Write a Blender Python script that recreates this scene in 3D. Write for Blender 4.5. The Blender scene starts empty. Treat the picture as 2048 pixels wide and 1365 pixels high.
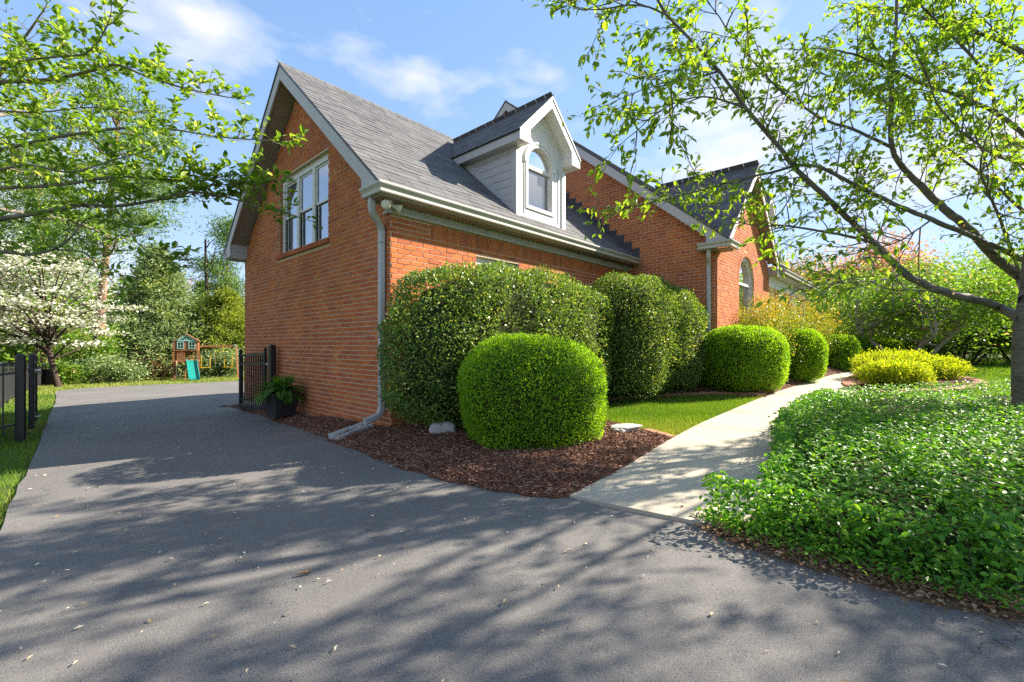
import bpy, math
import numpy as np
from mathutils import Vector, Matrix
from mathutils.geometry import delaunay_2d_cdt
R = math.radians
rng = np.random.default_rng(11)
scn = bpy.context.scene
COL = scn.collection

# ------------------------------------------------------------------ camera
FPX, HOR, CXP, CZ = 888.0, 689.0, 1024.0, 1.03      # focal length and horizon in photo pixels (2048 wide), eye height
cd = bpy.data.cameras.new('camera'); cam = bpy.data.objects.new('camera', cd); COL.objects.link(cam)
cam.location = (0, 0, CZ); cam.rotation_euler = (R(90), 0, 0)
cd.sensor_width = 36; cd.lens = FPX / 2048 * 36; cd.shift_y = (HOR - 682.5) / 2048
cd.clip_start = .05; cd.clip_end = 2000
scn.camera = cam
# ------------------------------------------------------------------ sky and sun
SUN_EL = R(34); SUN_AZ = math.atan2(.94, .35)         # azimuth measured from +Y towards +X
SUN = np.array([math.sin(SUN_AZ) * math.cos(SUN_EL), math.cos(SUN_AZ) * math.cos(SUN_EL), math.sin(SUN_EL)])
w = bpy.data.worlds.new('World'); scn.world = w; w.use_nodes = True
nt = w.node_tree; nt.nodes.clear()
N = nt.nodes.new; LK = nt.links.new
out = N('ShaderNodeOutputWorld')
sky = N('ShaderNodeTexSky'); sky.sky_type = 'NISHITA'; sky.sun_disc = False
sky.sun_elevation = SUN_EL; sky.sun_rotation = SUN_AZ
sky.air_density = 1.0; sky.dust_density = .0; sky.ozone_density = 2.0
bg = N('ShaderNodeBackground'); bg.inputs['Strength'].default_value = .132
hs = N('ShaderNodeHueSaturation'); hs.inputs['Saturation'].default_value = 1.15
dn_ = N('ShaderNodeVectorMath'); dn_.operation = 'MULTIPLY_ADD'; dn_.inputs[1].default_value = (.60, .50, .36); dn_.inputs[2].default_value = (1, 1, 1)
dv_ = N('ShaderNodeVectorMath'); dv_.operation = 'DIVIDE'                # film-like shoulder: the horizon does not burn out
LK(sky.outputs[0], dn_.inputs[0]); LK(sky.outputs[0], dv_.inputs[0]); LK(dn_.outputs[0], dv_.inputs[1])
LK(dv_.outputs[0], hs.inputs['Color']); LK(hs.outputs[0], bg.inputs['Color'])
cl = N('ShaderNodeBackground'); cl.inputs['Strength'].default_value = .235
tc = N('ShaderNodeTexCoord')
mp = N('ShaderNodeMapping'); mp.inputs['Scale'].default_value = (1.0, 1.0, 2.3); mp.inputs['Rotation'].default_value = (0, 0, R(-13)); mp.inputs['Location'].default_value = (12.4, 1.5, 1.3)
LK(tc.outputs['Generated'], mp.inputs['Vector'])
n1 = N('ShaderNodeTexNoise'); n1.inputs['Scale'].default_value = 2.1; n1.inputs['Detail'].default_value = 9; n1.inputs['Roughness'].default_value = .52
LK(mp.outputs[0], n1.inputs['Vector'])
rp = N('ShaderNodeValToRGB'); rp.color_ramp.elements[0].position = .485; rp.color_ramp.elements[1].position = .60
rp.color_ramp.elements[1].color = (.93, .93, .93, 1)
LK(n1.outputs['Fac'], rp.inputs['Fac'])
n2 = N('ShaderNodeTexNoise'); n2.inputs['Scale'].default_value = 5; n2.inputs['Detail'].default_value = 6
LK(mp.outputs[0], n2.inputs['Vector'])
rc = N('ShaderNodeValToRGB'); rc.color_ramp.elements[0].position = .3; rc.color_ramp.elements[1].position = .7
rc.color_ramp.elements[0].color = (.74, .79, .88, 1); rc.color_ramp.elements[1].color = (1, .98, .96, 1)
LK(n2.outputs['Fac'], rc.inputs['Fac']); LK(rc.outputs[0], cl.inputs['Color'])
mx = N('ShaderNodeMixShader'); LK(rp.outputs[0], mx.inputs['Fac']); LK(bg.outputs[0], mx.inputs[1]); LK(cl.outputs[0], mx.inputs[2])
LK(mx.outputs[0], out.inputs['Surface'])
sl = bpy.data.lights.new('sun', 'SUN'); so = bpy.data.objects.new('sun', sl); COL.objects.link(so)
sl.energy = 3.05; sl.angle = R(.55); sl.color = (1, .90, .76)
so.rotation_euler = Vector(SUN).to_track_quat('Z', 'Y').to_euler(); so.location = (20, 10, 25)
vs = scn.view_settings
vs.view_transform = 'Standard'; vs.look = 'None'; vs.gamma = 1; vs.exposure = 2.35; vs.use_curve_mapping = False
cy = scn.cycles
cy.max_bounces = 7; cy.diffuse_bounces = 4; cy.glossy_bounces = 3; cy.transmission_bounces = 5; cy.transparent_max_bounces = 6
cy.caustics_reflective = False; cy.caustics_refractive = False
cy.sample_clamp_indirect = 6
cy.use_denoising = False

# ------------------------------------------------------------------ layout helpers
HC = np.array([-1.576, 5.77, 0.0])                    # garage corner on the ground
HANG = math.atan2(.7355, .6775)
dB = np.array([math.cos(HANG), math.sin(HANG), 0]); dA = np.array([-dB[1], dB[0], 0])
def W(u, v, z=0.0): return HC + u * dB + v * dA + np.array([0, 0, z])
def sstep(a, b, x):
    t = np.clip((x - a) / (b - a), 0, 1); return t * t * (3 - 2 * t)
def gz(x, y):
    x = np.asarray(x, float); y = np.asarray(y, float)
    z = .05 + .035 * 14 * np.tanh(x / 14) - .02 * 30 * np.tanh(np.maximum(y, -5) / 30)
    z = z - .04 * np.maximum(0, 5.5 - np.maximum(y, -3)) - .45 * sstep(8, 30, y) * sstep(3, -7, x) + .10 * sstep(6, 13, y) * sstep(1, 7, x)
    return z
def G(px, py, dz=0.0):                                # photo pixel -> point on the ground
    rx, rz = (px - CXP) / FPX, (HOR - py) / FPX
    z = 0.0
    for _ in range(40):
        t = (z - CZ) / rz; zn = float(gz(rx * t, t)) + dz; z = .5 * z + .5 * zn
    t = (z - CZ) / rz
    return np.array([rx * t, t, z])
def at(px, py, Y): return np.array([(px - CXP) / FPX * Y, Y, CZ + (HOR - py) / FPX * Y])
def sn(P, f, seed, octv=3):                           # cheap smooth noise in about -1..1
    r = np.random.default_rng(seed); P = np.asarray(P, float); s = np.zeros(len(P)); a = 1.0; tot = 0
    for o in range(octv):
        for k in range(4):
            d = r.normal(size=P.shape[1]); d /= np.linalg.norm(d)
            s += a * np.sin(P @ d * f * (.7 + .6 * r.random()) + r.random() * 6.28)
        tot += a * 2.2; f *= 2.1; a *= .55
    return s / tot
def inpoly(P, poly):
    x, y = P[:, 0], P[:, 1]; ins = np.zeros(len(P), bool); n = len(poly)
    for i in range(n):
        x1, y1 = poly[i][:2]; x2, y2 = poly[(i + 1) % n][:2]
        c = ((y1 > y) != (y2 > y))
        if y1 != y2: ins ^= c & (x < (x2 - x1) * (y - y1) / (y2 - y1) + x1)
    return ins
def segdist(P, poly, closed=True):
    d = np.full(len(P), 1e9); n = len(poly)
    for i in range(n if closed else n - 1):
        a = np.array(poly[i][:2], float); b = np.array(poly[(i + 1) % n][:2], float); ab = b - a
        t = np.clip(((P[:, :2] - a) @ ab) / max(ab @ ab, 1e-9), 0, 1)
        d = np.minimum(d, np.linalg.norm(P[:, :2] - a - t[:, None] * ab, axis=1))
    return d
def smoothpath(pts, n=6, closed=False):               # Catmull-Rom
    pts = [np.array(p, float) for p in pts]; o = []
    m = len(pts)
    for i in range(m if closed else m - 1):
        p0 = pts[(i - 1) % m] if closed or i > 0 else pts[i]; p1 = pts[i]; p2 = pts[(i + 1) % m]
        p3 = pts[(i + 2) % m] if closed or i + 2 < m else p2
        for k in range(n):
            t = k / n
            o.append(.5 * (2 * p1 + (p2 - p0) * t + (2 * p0 - 5 * p1 + 4 * p2 - p3) * t * t + (3 * p1 - p0 - 3 * p2 + p3) * t ** 3))
    if not closed: o.append(pts[-1])
    return o
# ------------------------------------------------------------------ scene objects
def tag(o, label=None, cat=None, group=None, kind=None):
    if label: o['label'] = label
    if cat: o['category'] = cat
    if group: o['group'] = group
    if kind: o['kind'] = kind
    return o
def empty(name, loc=(0, 0, 0), rz=0, label=None, cat=None, group=None):
    o = bpy.data.objects.new(name, None); COL.objects.link(o); o.location = [float(c) for c in loc]; o.rotation_euler = (0, 0, rz)
    o.empty_display_size = .1
    return tag(o, label, cat, group)
def link(name, me, parent=None, mat=None):
    o = bpy.data.objects.new(name, me); COL.objects.link(o)
    if parent: o.parent = parent
    if mat and not me.materials: me.materials.append(mat)
    return o
def npmesh(name, V, F, rnd=None):
    me = bpy.data.meshes.new(name); V = np.ascontiguousarray(V, np.float32); F = np.ascontiguousarray(F, np.int32); k = F.shape[1]
    me.vertices.add(len(V)); me.vertices.foreach_set('co', V.ravel())
    me.loops.add(F.size); me.loops.foreach_set('vertex_index', F.ravel())
    me.polygons.add(len(F)); me.polygons.foreach_set('loop_start', np.arange(0, F.size, k, dtype=np.int32))
    try: me.polygons.foreach_set('loop_total', np.full(len(F), k, np.int32))
    except Exception: pass
    if rnd is not None:
        a = me.attributes.new('rnd', 'FLOAT', 'POINT'); a.data.foreach_set('value', np.ascontiguousarray(rnd, np.float32))
    me.polygons.foreach_set('use_smooth', np.zeros(len(F), bool))
    me.update(calc_edges=True)
    return me
def copy_tree(o, parent=None):
    c = o.copy(); COL.objects.link(c); c.parent = parent
    for ch in o.children: copy_tree(ch, c)
    return c
class MB:
    def __init__(s): s.v = []; s.f = []
    def add(s, V, F):
        b = len(s.v); s.v += [tuple(float(c) for c in p) for p in V]; s.f += [tuple(i + b for i in f) for f in F]; return s
    def box(s, x0, x1, y0, y1, z0, z1):
        return s.add([(x0, y0, z0), (x1, y0, z0), (x1, y1, z0), (x0, y1, z0), (x0, y0, z1), (x1, y0, z1), (x1, y1, z1), (x0, y1, z1)],
                     [(0, 3, 2, 1), (4, 5, 6, 7), (0, 1, 5, 4), (1, 2, 6, 5), (2, 3, 7, 6), (3, 0, 4, 7)])
    def prism(s, poly, d):                            # extrude a 3-D polygon by vector d
        n = len(poly); d = np.array(d, float); A = [np.array(p, float) for p in poly]
        V = A + [p + d for p in A]
        return s.add(V, [tuple(range(n))[::-1], tuple(range(n, 2 * n))] + [(i, (i + 1) % n, n + (i + 1) % n, n + i) for i in range(n)])
    def bar(s, a, b, wd, ht, up=(0, 0, 1)):           # rectangular bar from a to b
        a = np.array(a, float); b = np.array(b, float); t = b - a; t /= np.linalg.norm(t); up = np.array(up, float)
        sd = np.cross(t, up); sd /= np.linalg.norm(sd); u2 = np.cross(sd, t)
        return s.prism([a + sd * wd / 2 - u2 * ht / 2, a + sd * wd / 2 + u2 * ht / 2, a - sd * wd / 2 + u2 * ht / 2, a - sd * wd / 2 - u2 * ht / 2], b - a)
    def sweep(s, path, prof, up=(0, 0, 1), closed_prof=True, caps=True):
        path = [np.array(p, float) for p in path]; m = len(prof); V = []; n = len(path); up = np.array(up, float)
        for i, p in enumerate(path):
            t1 = path[min(i + 1, n - 1)] - path[i] if i < n - 1 else path[i] - path[i - 1]
            t0 = path[i] - path[i - 1] if i > 0 else t1
            t0 = t0 / np.linalg.norm(t0); t1 = t1 / np.linalg.norm(t1); t = t0 + t1; t /= np.linalg.norm(t)
            sd = np.cross(t, up)
            if np.linalg.norm(sd) < 1e-4: sd = np.array([1., 0, 0])
            sd /= np.linalg.norm(sd); u2 = np.cross(sd, t); k = 1 / max(.5, float(t @ t1))
            for (a, b) in prof: V.append(p + sd * a * k + u2 * b)
        F = [(i * m + j, i * m + (j + 1) % m, (i + 1) * m + (j + 1) % m, (i + 1) * m + j) for i in range(n - 1) for j in range(m if closed_prof else m - 1)]
        if caps and closed_prof: F += [tuple(range(m))[::-1], tuple((n - 1) * m + j for j in range(m))]
        return s.add(V, F)
    def build(s, name, mat, parent=None, bevel=0, smooth=False, kind=None):
        me = bpy.data.meshes.new(name); me.from_pydata(s.v, [], s.f)
        me.validate(); me.update(); me.materials.append(mat)
        if smooth: me.polygons.foreach_set('use_smooth', [True] * len(me.polygons))
        o = link(name, me, parent)
        if bevel:
            b = o.modifiers.new('bevel', 'BEVEL'); b.width = bevel; b.segments = 2; b.limit_method = 'ANGLE'
        if kind: o['kind'] = kind
        return o
class Tubes:
    def __init__(s): s.V = []; s.F = []; s.n = 0
    def add(s, pts, rad, sides=6):
        pts = np.asarray(pts, float); k = len(pts); rad = np.asarray(rad, float)
        T = np.gradient(pts, axis=0); T /= np.linalg.norm(T, axis=1)[:, None] + 1e-9
        ref = np.array([.31, .27, .91]); A = np.cross(T, ref); A /= np.linalg.norm(A, axis=1)[:, None] + 1e-9; B = np.cross(T, A)
        th = np.arange(sides) * 2 * math.pi / sides
        V = pts[:, None, :] + rad[:, None, None] * (np.cos(th)[None, :, None] * A[:, None, :] + np.sin(th)[None, :, None] * B[:, None, :])
        i = np.arange(k - 1)[:, None]; j = np.arange(sides)[None, :]; j2 = (j + 1) % sides
        F = np.stack([i * sides + j, i * sides + j2, (i + 1) * sides + j2, (i + 1) * sides + j], -1).reshape(-1, 4) + s.n
        s.V.append(V.reshape(-1, 3)); s.F.append(F); s.n += k * sides
    def build(s, name, mat, parent=None):
        me = npmesh(name, np.concatenate(s.V), np.concatenate(s.F)); me.polygons.foreach_set('use_smooth', [True] * len(me.polygons))
        return link(name, me, parent, mat)
# leaf templates: x along the leaf, y across (unit width), z up
T4 = (np.array([[0, 0, 0], [.45, .5, .10], [1, 0, -.04], [.45, -.5, .10]]), np.array([[0, 2, 1], [0, 3, 2]]))
T7 = (np.array([[0, 0, 0], [.27, .40, .07], [.62, .40, .05], [1, 0, -.14], [.62, -.40, .05], [.27, -.40, .07], [.5, 0, -.03]]),
      np.array([[6, 1, 0], [6, 2, 1], [6, 3, 2], [6, 4, 3], [6, 5, 4], [6, 0, 5]]))
TB = (np.array([[0, -.5, 0], [0, .5, 0], [1, 0, 0]]), np.array([[0, 1, 2]]))
TQ = (np.array([[0, -.35, 0], [.55, -.5, .05], [1, -.1, 0], [.5, .5, -.05]]), np.array([[0, 1, 2], [0, 2, 3]]))
def unit(A): return A / (np.linalg.norm(A, axis=1)[:, None] + 1e-9)
def leaf_arrays(P, D, Nn, S, wid, tm, rnd):
    X = unit(D); Y = unit(np.cross(Nn, X)); Z = np.cross(X, Y); T, Ft = tm
    wid = np.broadcast_to(wid, S.shape)
    V = P[:, None, :] + (S[:, None, None] * T[None, :, 0:1]) * X[:, None, :] + (S * wid)[:, None, None] * T[None, :, 1:2] * Y[:, None, :] + S[:, None, None] * T[None, :, 2:3] * Z[:, None, :]
    k = len(T); F = (np.arange(len(P))[:, None, None] * k + Ft[None]).reshape(-1, 3)
    return V.reshape(-1, 3), F, np.repeat(rnd, k)
def leaves(name, P, D, Nn, S, wid, mat, parent=None, tm=T4, rnd=None, kind=None):
    P = np.asarray(P); S = np.asarray(S)
    if rnd is None: rnd = rng.random(len(P))
    V, F, r = leaf_arrays(P, np.asarray(D), np.asarray(Nn), S, wid, tm, rnd)
    o = link(name, npmesh(name, V, F, r), parent, mat)
    if kind: o['kind'] = kind
    return o
# ------------------------------------------------------------------ materials
def newmat(name):
    m = bpy.data.materials.new(name); m.use_nodes = True; t = m.node_tree; t.nodes.clear()
    o = t.nodes.new('ShaderNodeOutputMaterial'); p = t.nodes.new('ShaderNodeBsdfPrincipled'); t.links.new(p.outputs[0], o.inputs[0])
    return m, t, p, o
def ramp(t, stops, src=None):
    r = t.nodes.new('ShaderNodeValToRGB'); e = r.color_ramp.elements
    while len(e) < len(stops): e.new(.5)
    for x, (ps, c) in zip(e, stops): x.position = ps; x.color = (*c, 1) if len(c) == 3 else c
    if src is not None: t.links.new(src, r.inputs['Fac'])
    return r
def noise(t, scale, detail=4, rough=.55, vec=None, stretch=None):
    n = t.nodes.new('ShaderNodeTexNoise'); n.inputs['Scale'].default_value = scale; n.inputs['Detail'].default_value = detail; n.inputs['Roughness'].default_value = rough
    if vec is None: vec = t.nodes.new('ShaderNodeTexCoord').outputs['Object']
    if stretch:
        m = t.nodes.new('ShaderNodeMapping'); m.inputs['Scale'].default_value = stretch; t.links.new(vec, m.inputs['Vector']); vec = m.outputs[0]
    t.links.new(vec, n.inputs['Vector']); return n
def mix(t, a, b, fac, typ='MIX'):
    m = t.nodes.new('ShaderNodeMix'); m.data_type = 'RGBA'; m.blend_type = typ
    for i, s in ((0, fac), (6, a), (7, b)):
        if isinstance(s, (int, float)): m.inputs[i].default_value = s
        elif isinstance(s, tuple): m.inputs[i].default_value = (*s, 1)
        else: t.links.new(s, m.inputs[i])
    return m.outputs[2]
def bump(t, p, h, strength=.4, dist=.01):
    b = t.nodes.new('ShaderNodeBump'); b.inputs['Strength'].default_value = strength; b.inputs['Distance'].default_value = dist
    t.links.new(h, b.inputs['Height']); t.links.new(b.outputs[0], p.inputs['Normal']); return b
def pmat(name, c1, c2, scale=6, rough=.6, spec=.3, bstr=0, bscale=40, bdist=.005, metal=0, stretch=None):
    m, t, p, o = newmat(name)
    n = noise(t, scale, 5, .6, stretch=stretch); r = ramp(t, [(.3, c1), (.7, c2)], n.outputs['Fac']); t.links.new(r.outputs[0], p.inputs['Base Color'])
    p.inputs['Roughness'].default_value = rough; p.inputs['Specular IOR Level'].default_value = spec; p.inputs['Metallic'].default_value = metal
    if bstr:
        b = noise(t, bscale, 5, .6, stretch=stretch); bump(t, p, b.outputs['Fac'], bstr, bdist)
    return m
def leafmat(name, stops, trans=.35, rough=.45, spec=.35, tcol=None, clump=None):
    m, t, p, o = newmat(name)
    a = t.nodes.new('ShaderNodeAttribute'); a.attribute_name = 'rnd'
    r = ramp(t, stops, a.outputs['Fac']); col = r.outputs[0]
    if clump:                                         # slow change of leaf colour through the plant
        n = noise(t, clump[0], 2); r2 = ramp(t, [(.35, clump[1]), (.65, clump[2])], n.outputs['Fac']); col = mix(t, col, r2.outputs[0], 1.0, 'MULTIPLY')
    t.links.new(col, p.inputs['Base Color']); p.inputs['Roughness'].default_value = rough; p.inputs['Specular IOR Level'].default_value = spec
    tr = t.nodes.new('ShaderNodeBsdfTranslucent'); tc2 = mix(t, col, tcol or (1.5, 1.35, .5), 1.0, 'MULTIPLY'); t.links.new(tc2, tr.inputs['Color'])
    ms = t.nodes.new('ShaderNodeMixShader'); ms.inputs[0].default_value = trans
    t.links.new(p.outputs[0], ms.inputs[1]); t.links.new(tr.outputs[0], ms.inputs[2]); t.links.new(ms.outputs[0], o.inputs[0])
    return m
MT = {}
def brickmat():
    m, t, p, o = newmat('brick'); a = t.nodes.new('ShaderNodeAttribute'); a.attribute_name = 'rnd'
    r = ramp(t, [(0, (.41, .122, .060)), (.25, (.48, .140, .053)), (.5, (.53, .156, .052)), (.75, (.57, .185, .060)), (1, (.46, .165, .090))], a.outputs['Fac'])
    n = noise(t, 9, 6, .65, stretch=(7, 7, 1.2)); k = ramp(t, [(.3, (.72, .72, .72)), (.7, (1.2, 1.17, 1.12))], n.outputs['Fac'])
    c = mix(t, r.outputs[0], k.outputs[0], 1.0, 'MULTIPLY')
    n3 = noise(t, 1.1, 4, .6); k3 = ramp(t, [(.35, (.86, .85, .85)), (.65, (1.1, 1.08, 1.05))], n3.outputs['Fac'])
    c = mix(t, c, k3.outputs[0], 1.0, 'MULTIPLY')
    t.links.new(c, p.inputs['Base Color'])
    p.inputs['Roughness'].default_value = .85; p.inputs['Specular IOR Level'].default_value = .2
    n2 = noise(t, 60, 4, .6, stretch=(2, 2, .5)); bump(t, p, n2.outputs['Fac'], .35, .004); return m
MT['brick'] = brickmat()
MT['mortar'] = pmat('mortar', (.52, .40, .28), (.68, .54, .39), 12, .9, .1, .5, 120, .003)
def shinglemat():
    m, t, p, o = newmat('shingle'); a = t.nodes.new('ShaderNodeAttribute'); a.attribute_name = 'rnd'
    r = ramp(t, [(0, (.105, .106, .112)), (.5, (.125, .126, .131)), (1, (.15, .15, .154))], a.outputs['Fac'])
    n = noise(t, 160, 3, .7); k = ramp(t, [(.35, (.6, .6, .6)), (.65, (1.35, 1.35, 1.35))], n.outputs['Fac'])
    n2 = noise(t, 1.3, 4, .6); k2 = ramp(t, [(.35, (.92, .92, .93)), (.65, (1.07, 1.07, 1.06))], n2.outputs['Fac'])
    c = mix(t, mix(t, r.outputs[0], k.outputs[0], 1.0, 'MULTIPLY'), k2.outputs[0], 1.0, 'MULTIPLY'); t.links.new(c, p.inputs['Base Color'])
    p.inputs['Roughness'].default_value = .88; p.inputs['Specular IOR Level'].default_value = .25
    bump(t, p, n.outputs['Fac'], .5, .003); return m
MT['shingle'] = shinglemat()
MT['trim'] = pmat('painted_trim', (.43, .41, .405), (.49, .47, .465), 3, .5, .35, .08, 30)
MT['trim_light'] = pmat('painted_trim_light', (.66, .64, .62), (.72, .70, .68), 3, .5, .35, .06, 30)
MT['soffit'] = pmat('painted_soffit', (.25, .21, .18), (.30, .26, .225), 3, .6, .3)
MT['gutter'] = pmat('gutter_metal', (.43, .42, .385), (.51, .49, .45), 2, .42, .5, .05, 20)
MT['spout'] = pmat('downspout_metal', (.40, .40, .40), (.47, .47, .47), 2, .4, .5)
MT['white'] = pmat('white_paint', (.72, .72, .70), (.82, .81, .79), 5, .45, .4)
MT['flash'] = pmat('flashing_metal', (.028, .032, .044), (.045, .05, .065), 8, .45, .5)
MT['black'] = pmat('black_powder_coat', (.010, .011, .011), (.022, .023, .022), 20, .38, .5)
MT['steel'] = pmat('galvanised_steel', (.5, .5, .52), (.7, .7, .72), 30, .3, .5, metal=.9)
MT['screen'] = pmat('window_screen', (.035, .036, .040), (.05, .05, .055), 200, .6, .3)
MT['bulb'] = pmat('flood_lamp_glass', (.62, .60, .44), (.72, .70, .54), 10, .25, .5)
def glassmat():
    m, t, p, o = newmat('window_glass'); p.inputs['Base Color'].default_value = (.018, .02, .022, 1); p.inputs['Roughness'].default_value = .25
    g = t.nodes.new('ShaderNodeBsdfGlossy'); g.inputs['Roughness'].default_value = .015; g.inputs['Color'].default_value = (.85, .9, .95, 1)
    f = t.nodes.new('ShaderNodeFresnel'); f.inputs['IOR'].default_value = 1.55
    ad = t.nodes.new('ShaderNodeMath'); ad.operation = 'MULTIPLY_ADD'; ad.inputs[1].default_value = 1.3; ad.inputs[2].default_value = .22; ad.use_clamp = True
    n = noise(t, 1.7, 2); b = t.nodes.new('ShaderNodeBump'); b.inputs['Strength'].default_value = .05; b.inputs['Distance'].default_value = .02
    t.links.new(n.outputs['Fac'], b.inputs['Height']); t.links.new(b.outputs[0], g.inputs['Normal'])
    t.links.new(f.outputs[0], ad.inputs[0]); ms = t.nodes.new('ShaderNodeMixShader'); t.links.new(ad.outputs[0], ms.inputs[0])
    t.links.new(p.outputs[0], ms.inputs[1]); t.links.new(g.outputs[0], ms.inputs[2]); t.links.new(ms.outputs[0], o.inputs[0]); return m
MT['glass'] = glassmat()
def asphaltmat():
    m, t, p, o = newmat('asphalt'); vec = t.nodes.new('ShaderNodeTexCoord').outputs['Object']
    n1 = noise(t, .7, 7, .62, vec); base = ramp(t, [(.3, (.128, .122, .118)), (.52, (.156, .148, .140)), (.72, (.19, .178, .165))], n1.outputs['Fac'])
    n2 = noise(t, 170, 3, .75, vec); k = ramp(t, [(.30, (.5, .5, .51)), (.5, (.97, .97, .97)), (.72, (1.55, 1.53, 1.5))], n2.outputs['Fac'])
    c = mix(t, base.outputs[0], k.outputs[0], 1.0, 'MULTIPLY')
    v = t.nodes.new('ShaderNodeTexVoronoi'); v.inputs['Scale'].default_value = 46; t.links.new(vec, v.inputs['Vector'])
    pits = ramp(t, [(.08, (0, 0, 0)), (.17, (1, 1, 1))], v.outputs['Distance']); nm = noise(t, 1.6, 4, .6, vec)
    pm_ = ramp(t, [(.46, (1, 1, 1)), (.60, (0, 0, 0))], nm.outputs['Fac']); pk = mix(t, pits.outputs[0], (1., 1., 1.), pm_.outputs[0])
    c = mix(t, c, mix(t, (.3, .3, .3), (1., 1., 1.), pk), 1.0, 'MULTIPLY')
    dn = noise(t, 2.2, 6, .6, vec); v2 = t.nodes.new('ShaderNodeTexVoronoi'); v2.feature = 'DISTANCE_TO_EDGE'; v2.inputs['Scale'].default_value = .42
    wv = t.nodes.new('ShaderNodeVectorMath'); wv.operation = 'MULTIPLY_ADD'; t.links.new(dn.outputs['Color'], wv.inputs[0]); wv.inputs[1].default_value = (.8, .8, 0); t.links.new(vec, wv.inputs[2])
    t.links.new(wv.outputs[0], v2.inputs['Vector']); cr = ramp(t, [(.0, (.35, .35, .35)), (.004, (1, 1, 1))], v2.outputs['Distance'])
    cm = noise(t, .5, 2, .5, vec); cmk = ramp(t, [(.5, (1, 1, 1)), (.58, (0, 0, 0))], cm.outputs['Fac']); crk = mix(t, cr.outputs[0], (1., 1., 1.), cmk.outputs[0])
    c = mix(t, c, crk, 1.0, 'MULTIPLY')
    t.links.new(c, p.inputs['Base Color']); p.inputs['Roughness'].default_value = .78; p.inputs['Specular IOR Level'].default_value = .35
    hb = mix(t, n2.outputs['Fac'], pk, .6); bump(t, p, hb, .8, .006); return m
MT['asphalt'] = asphaltmat()
def concretemat():
    m, t, p, o = newmat('concrete'); vec = t.nodes.new('ShaderNodeTexCoord').outputs['Object']
    n1 = noise(t, 1.3, 6, .65, vec); base = ramp(t, [(.3, (.36, .315, .235)), (.5, (.45, .40, .31)), (.75, (.53, .48, .38))], n1.outputs['Fac'])
    n2 = noise(t, 150, 2, .7, vec); k = ramp(t, [(.3, (.62, .62, .62)), (.7, (1.25, 1.25, 1.25))], n2.outputs['Fac'])
    c = mix(t, base.outputs[0], k.outputs[0], 1.0, 'MULTIPLY'); t.links.new(c, p.inputs['Base Color']); p.inputs['Roughness'].default_value = .85
    bump(t, p, n2.outputs['Fac'], .5, .004); return m
MT['concrete'] = concretemat()
MT['soil'] = pmat('mulch_base', (.085, .042, .028), (.17, .086, .056), 18, .95, .1, .9, 60, .02)
MT['lawn_soil'] = pmat('lawn_soil', (.055, .085, .020), (.10, .13, .035), 7, .95, .1, .8, 60, .02)
MT['litter_soil'] = pmat('litter_soil', (.09, .068, .045), (.20, .145, .10), 14, .95, .1, .9, 60, .02)
MT['chip'] = leafmat('mulch_chip', [(0, (.085, .038, .024)), (.5, (.20, .095, .060)), (.85, (.32, .17, .11)), (1, (.50, .35, .24))], 0, .8, .2)
MT['rock'] = pmat('pale_rock', (.34, .33, .31), (.55, .53, .49), 14, .85, .2, .8, 30, .01)
MT['cedar'] = pmat('cedar_wood', (.22, .085, .035), (.34, .145, .065), 5, .7, .25, .2, 30, stretch=(1, 1, .15))
MT['teal'] = pmat('teal_plastic', (.010, .20, .165), (.015, .25, .205), 4, .35, .5)
MT['teal_pale'] = pmat('pale_teal_paint', (.18, .40, .36), (.24, .47, .42), 6, .5, .35)
MT['yellow'] = pmat('yellow_chain_sleeve', (.65, .36, .02), (.75, .44, .03), 9, .45, .4)
MT['greywood'] = pmat('weathered_boards', (.36, .29, .16), (.50, .42, .26), 5, .85, .2, .3, 30, stretch=(6, 6, .4))
MT['planter'] = pmat('black_planter', (.020, .021, .022), (.036, .037, .037), 12, .5, .4, .1, 60)
MT['edgebrick'] = pmat('edging_brick', (.34, .16, .10), (.48, .25, .16), 10, .85, .2, .5, 60, .004)
MT['bark_cherry'] = pmat('cherry_bark', (.085, .070, .058), (.215, .190, .165), 5, .75, .3, .8, 22, .012, stretch=(1, 1, 5))
MT['bark_dog'] = pmat('dogwood_bark', (.12, .10, .085), (.26, .225, .19), 9, .85, .2, .7, 40, .008)
MT['bark_pine'] = pmat('pine_bark', (.13, .075, .048), (.34, .22, .155), 5, .9, .15, .8, 12, .03, stretch=(1, 1, .3))
MT['bark_dark'] = pmat('dark_bark', (.035, .026, .020), (.08, .06, .048), 8, .9, .15, .6, 30, .01)
MT['bark_pale'] = pmat('pale_bark', (.26, .22, .175), (.42, .37, .31), 6, .85, .2, .5, 30, .008)
MT['twig_grey'] = pmat('bare_twig', (.25, .19, .15), (.36, .29, .24), 3, .9, .15)
MT['core'] = pmat('interior_shade', (.022, .028, .010), (.050, .055, .022), 30, .95, .05, .6, 40, .02)  # dark tone stands in for shade inside shrubs and groundcover
L = leafmat
MT['l_box'] = L('leaf_boxwood', [(0, (0.097, 0.227, 0.017)), (.5, (0.211, 0.413, 0.019)), (1, (0.406, 0.616, 0.041))], 0.55, .4, .4, clump=(2.2, (.8, .85, .8), (1.15, 1.1, 1)))
MT['l_holly'] = L('leaf_holly', [(0, (0.063, 0.135, 0.033)), (.6, (0.132, 0.240, 0.048)), (.88, (0.240, 0.360, 0.072)), (1, (0.600, 0.624, 0.168))], 0.38, .33, .5, clump=(1.6, (.8, .85, .85), (1.15, 1.1, 1)))
MT['l_vinca'] = L('leaf_vinca', [(0, (0.047, 0.163, 0.018)), (.45, (0.101, 0.287, 0.023)), (.85, (0.178, 0.404, 0.031)), (1, (0.327, 0.559, 0.054))], 0.45, .42, .38, clump=(1.2, (.8, .88, .85), (1.12, 1.06, 1)))
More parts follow.
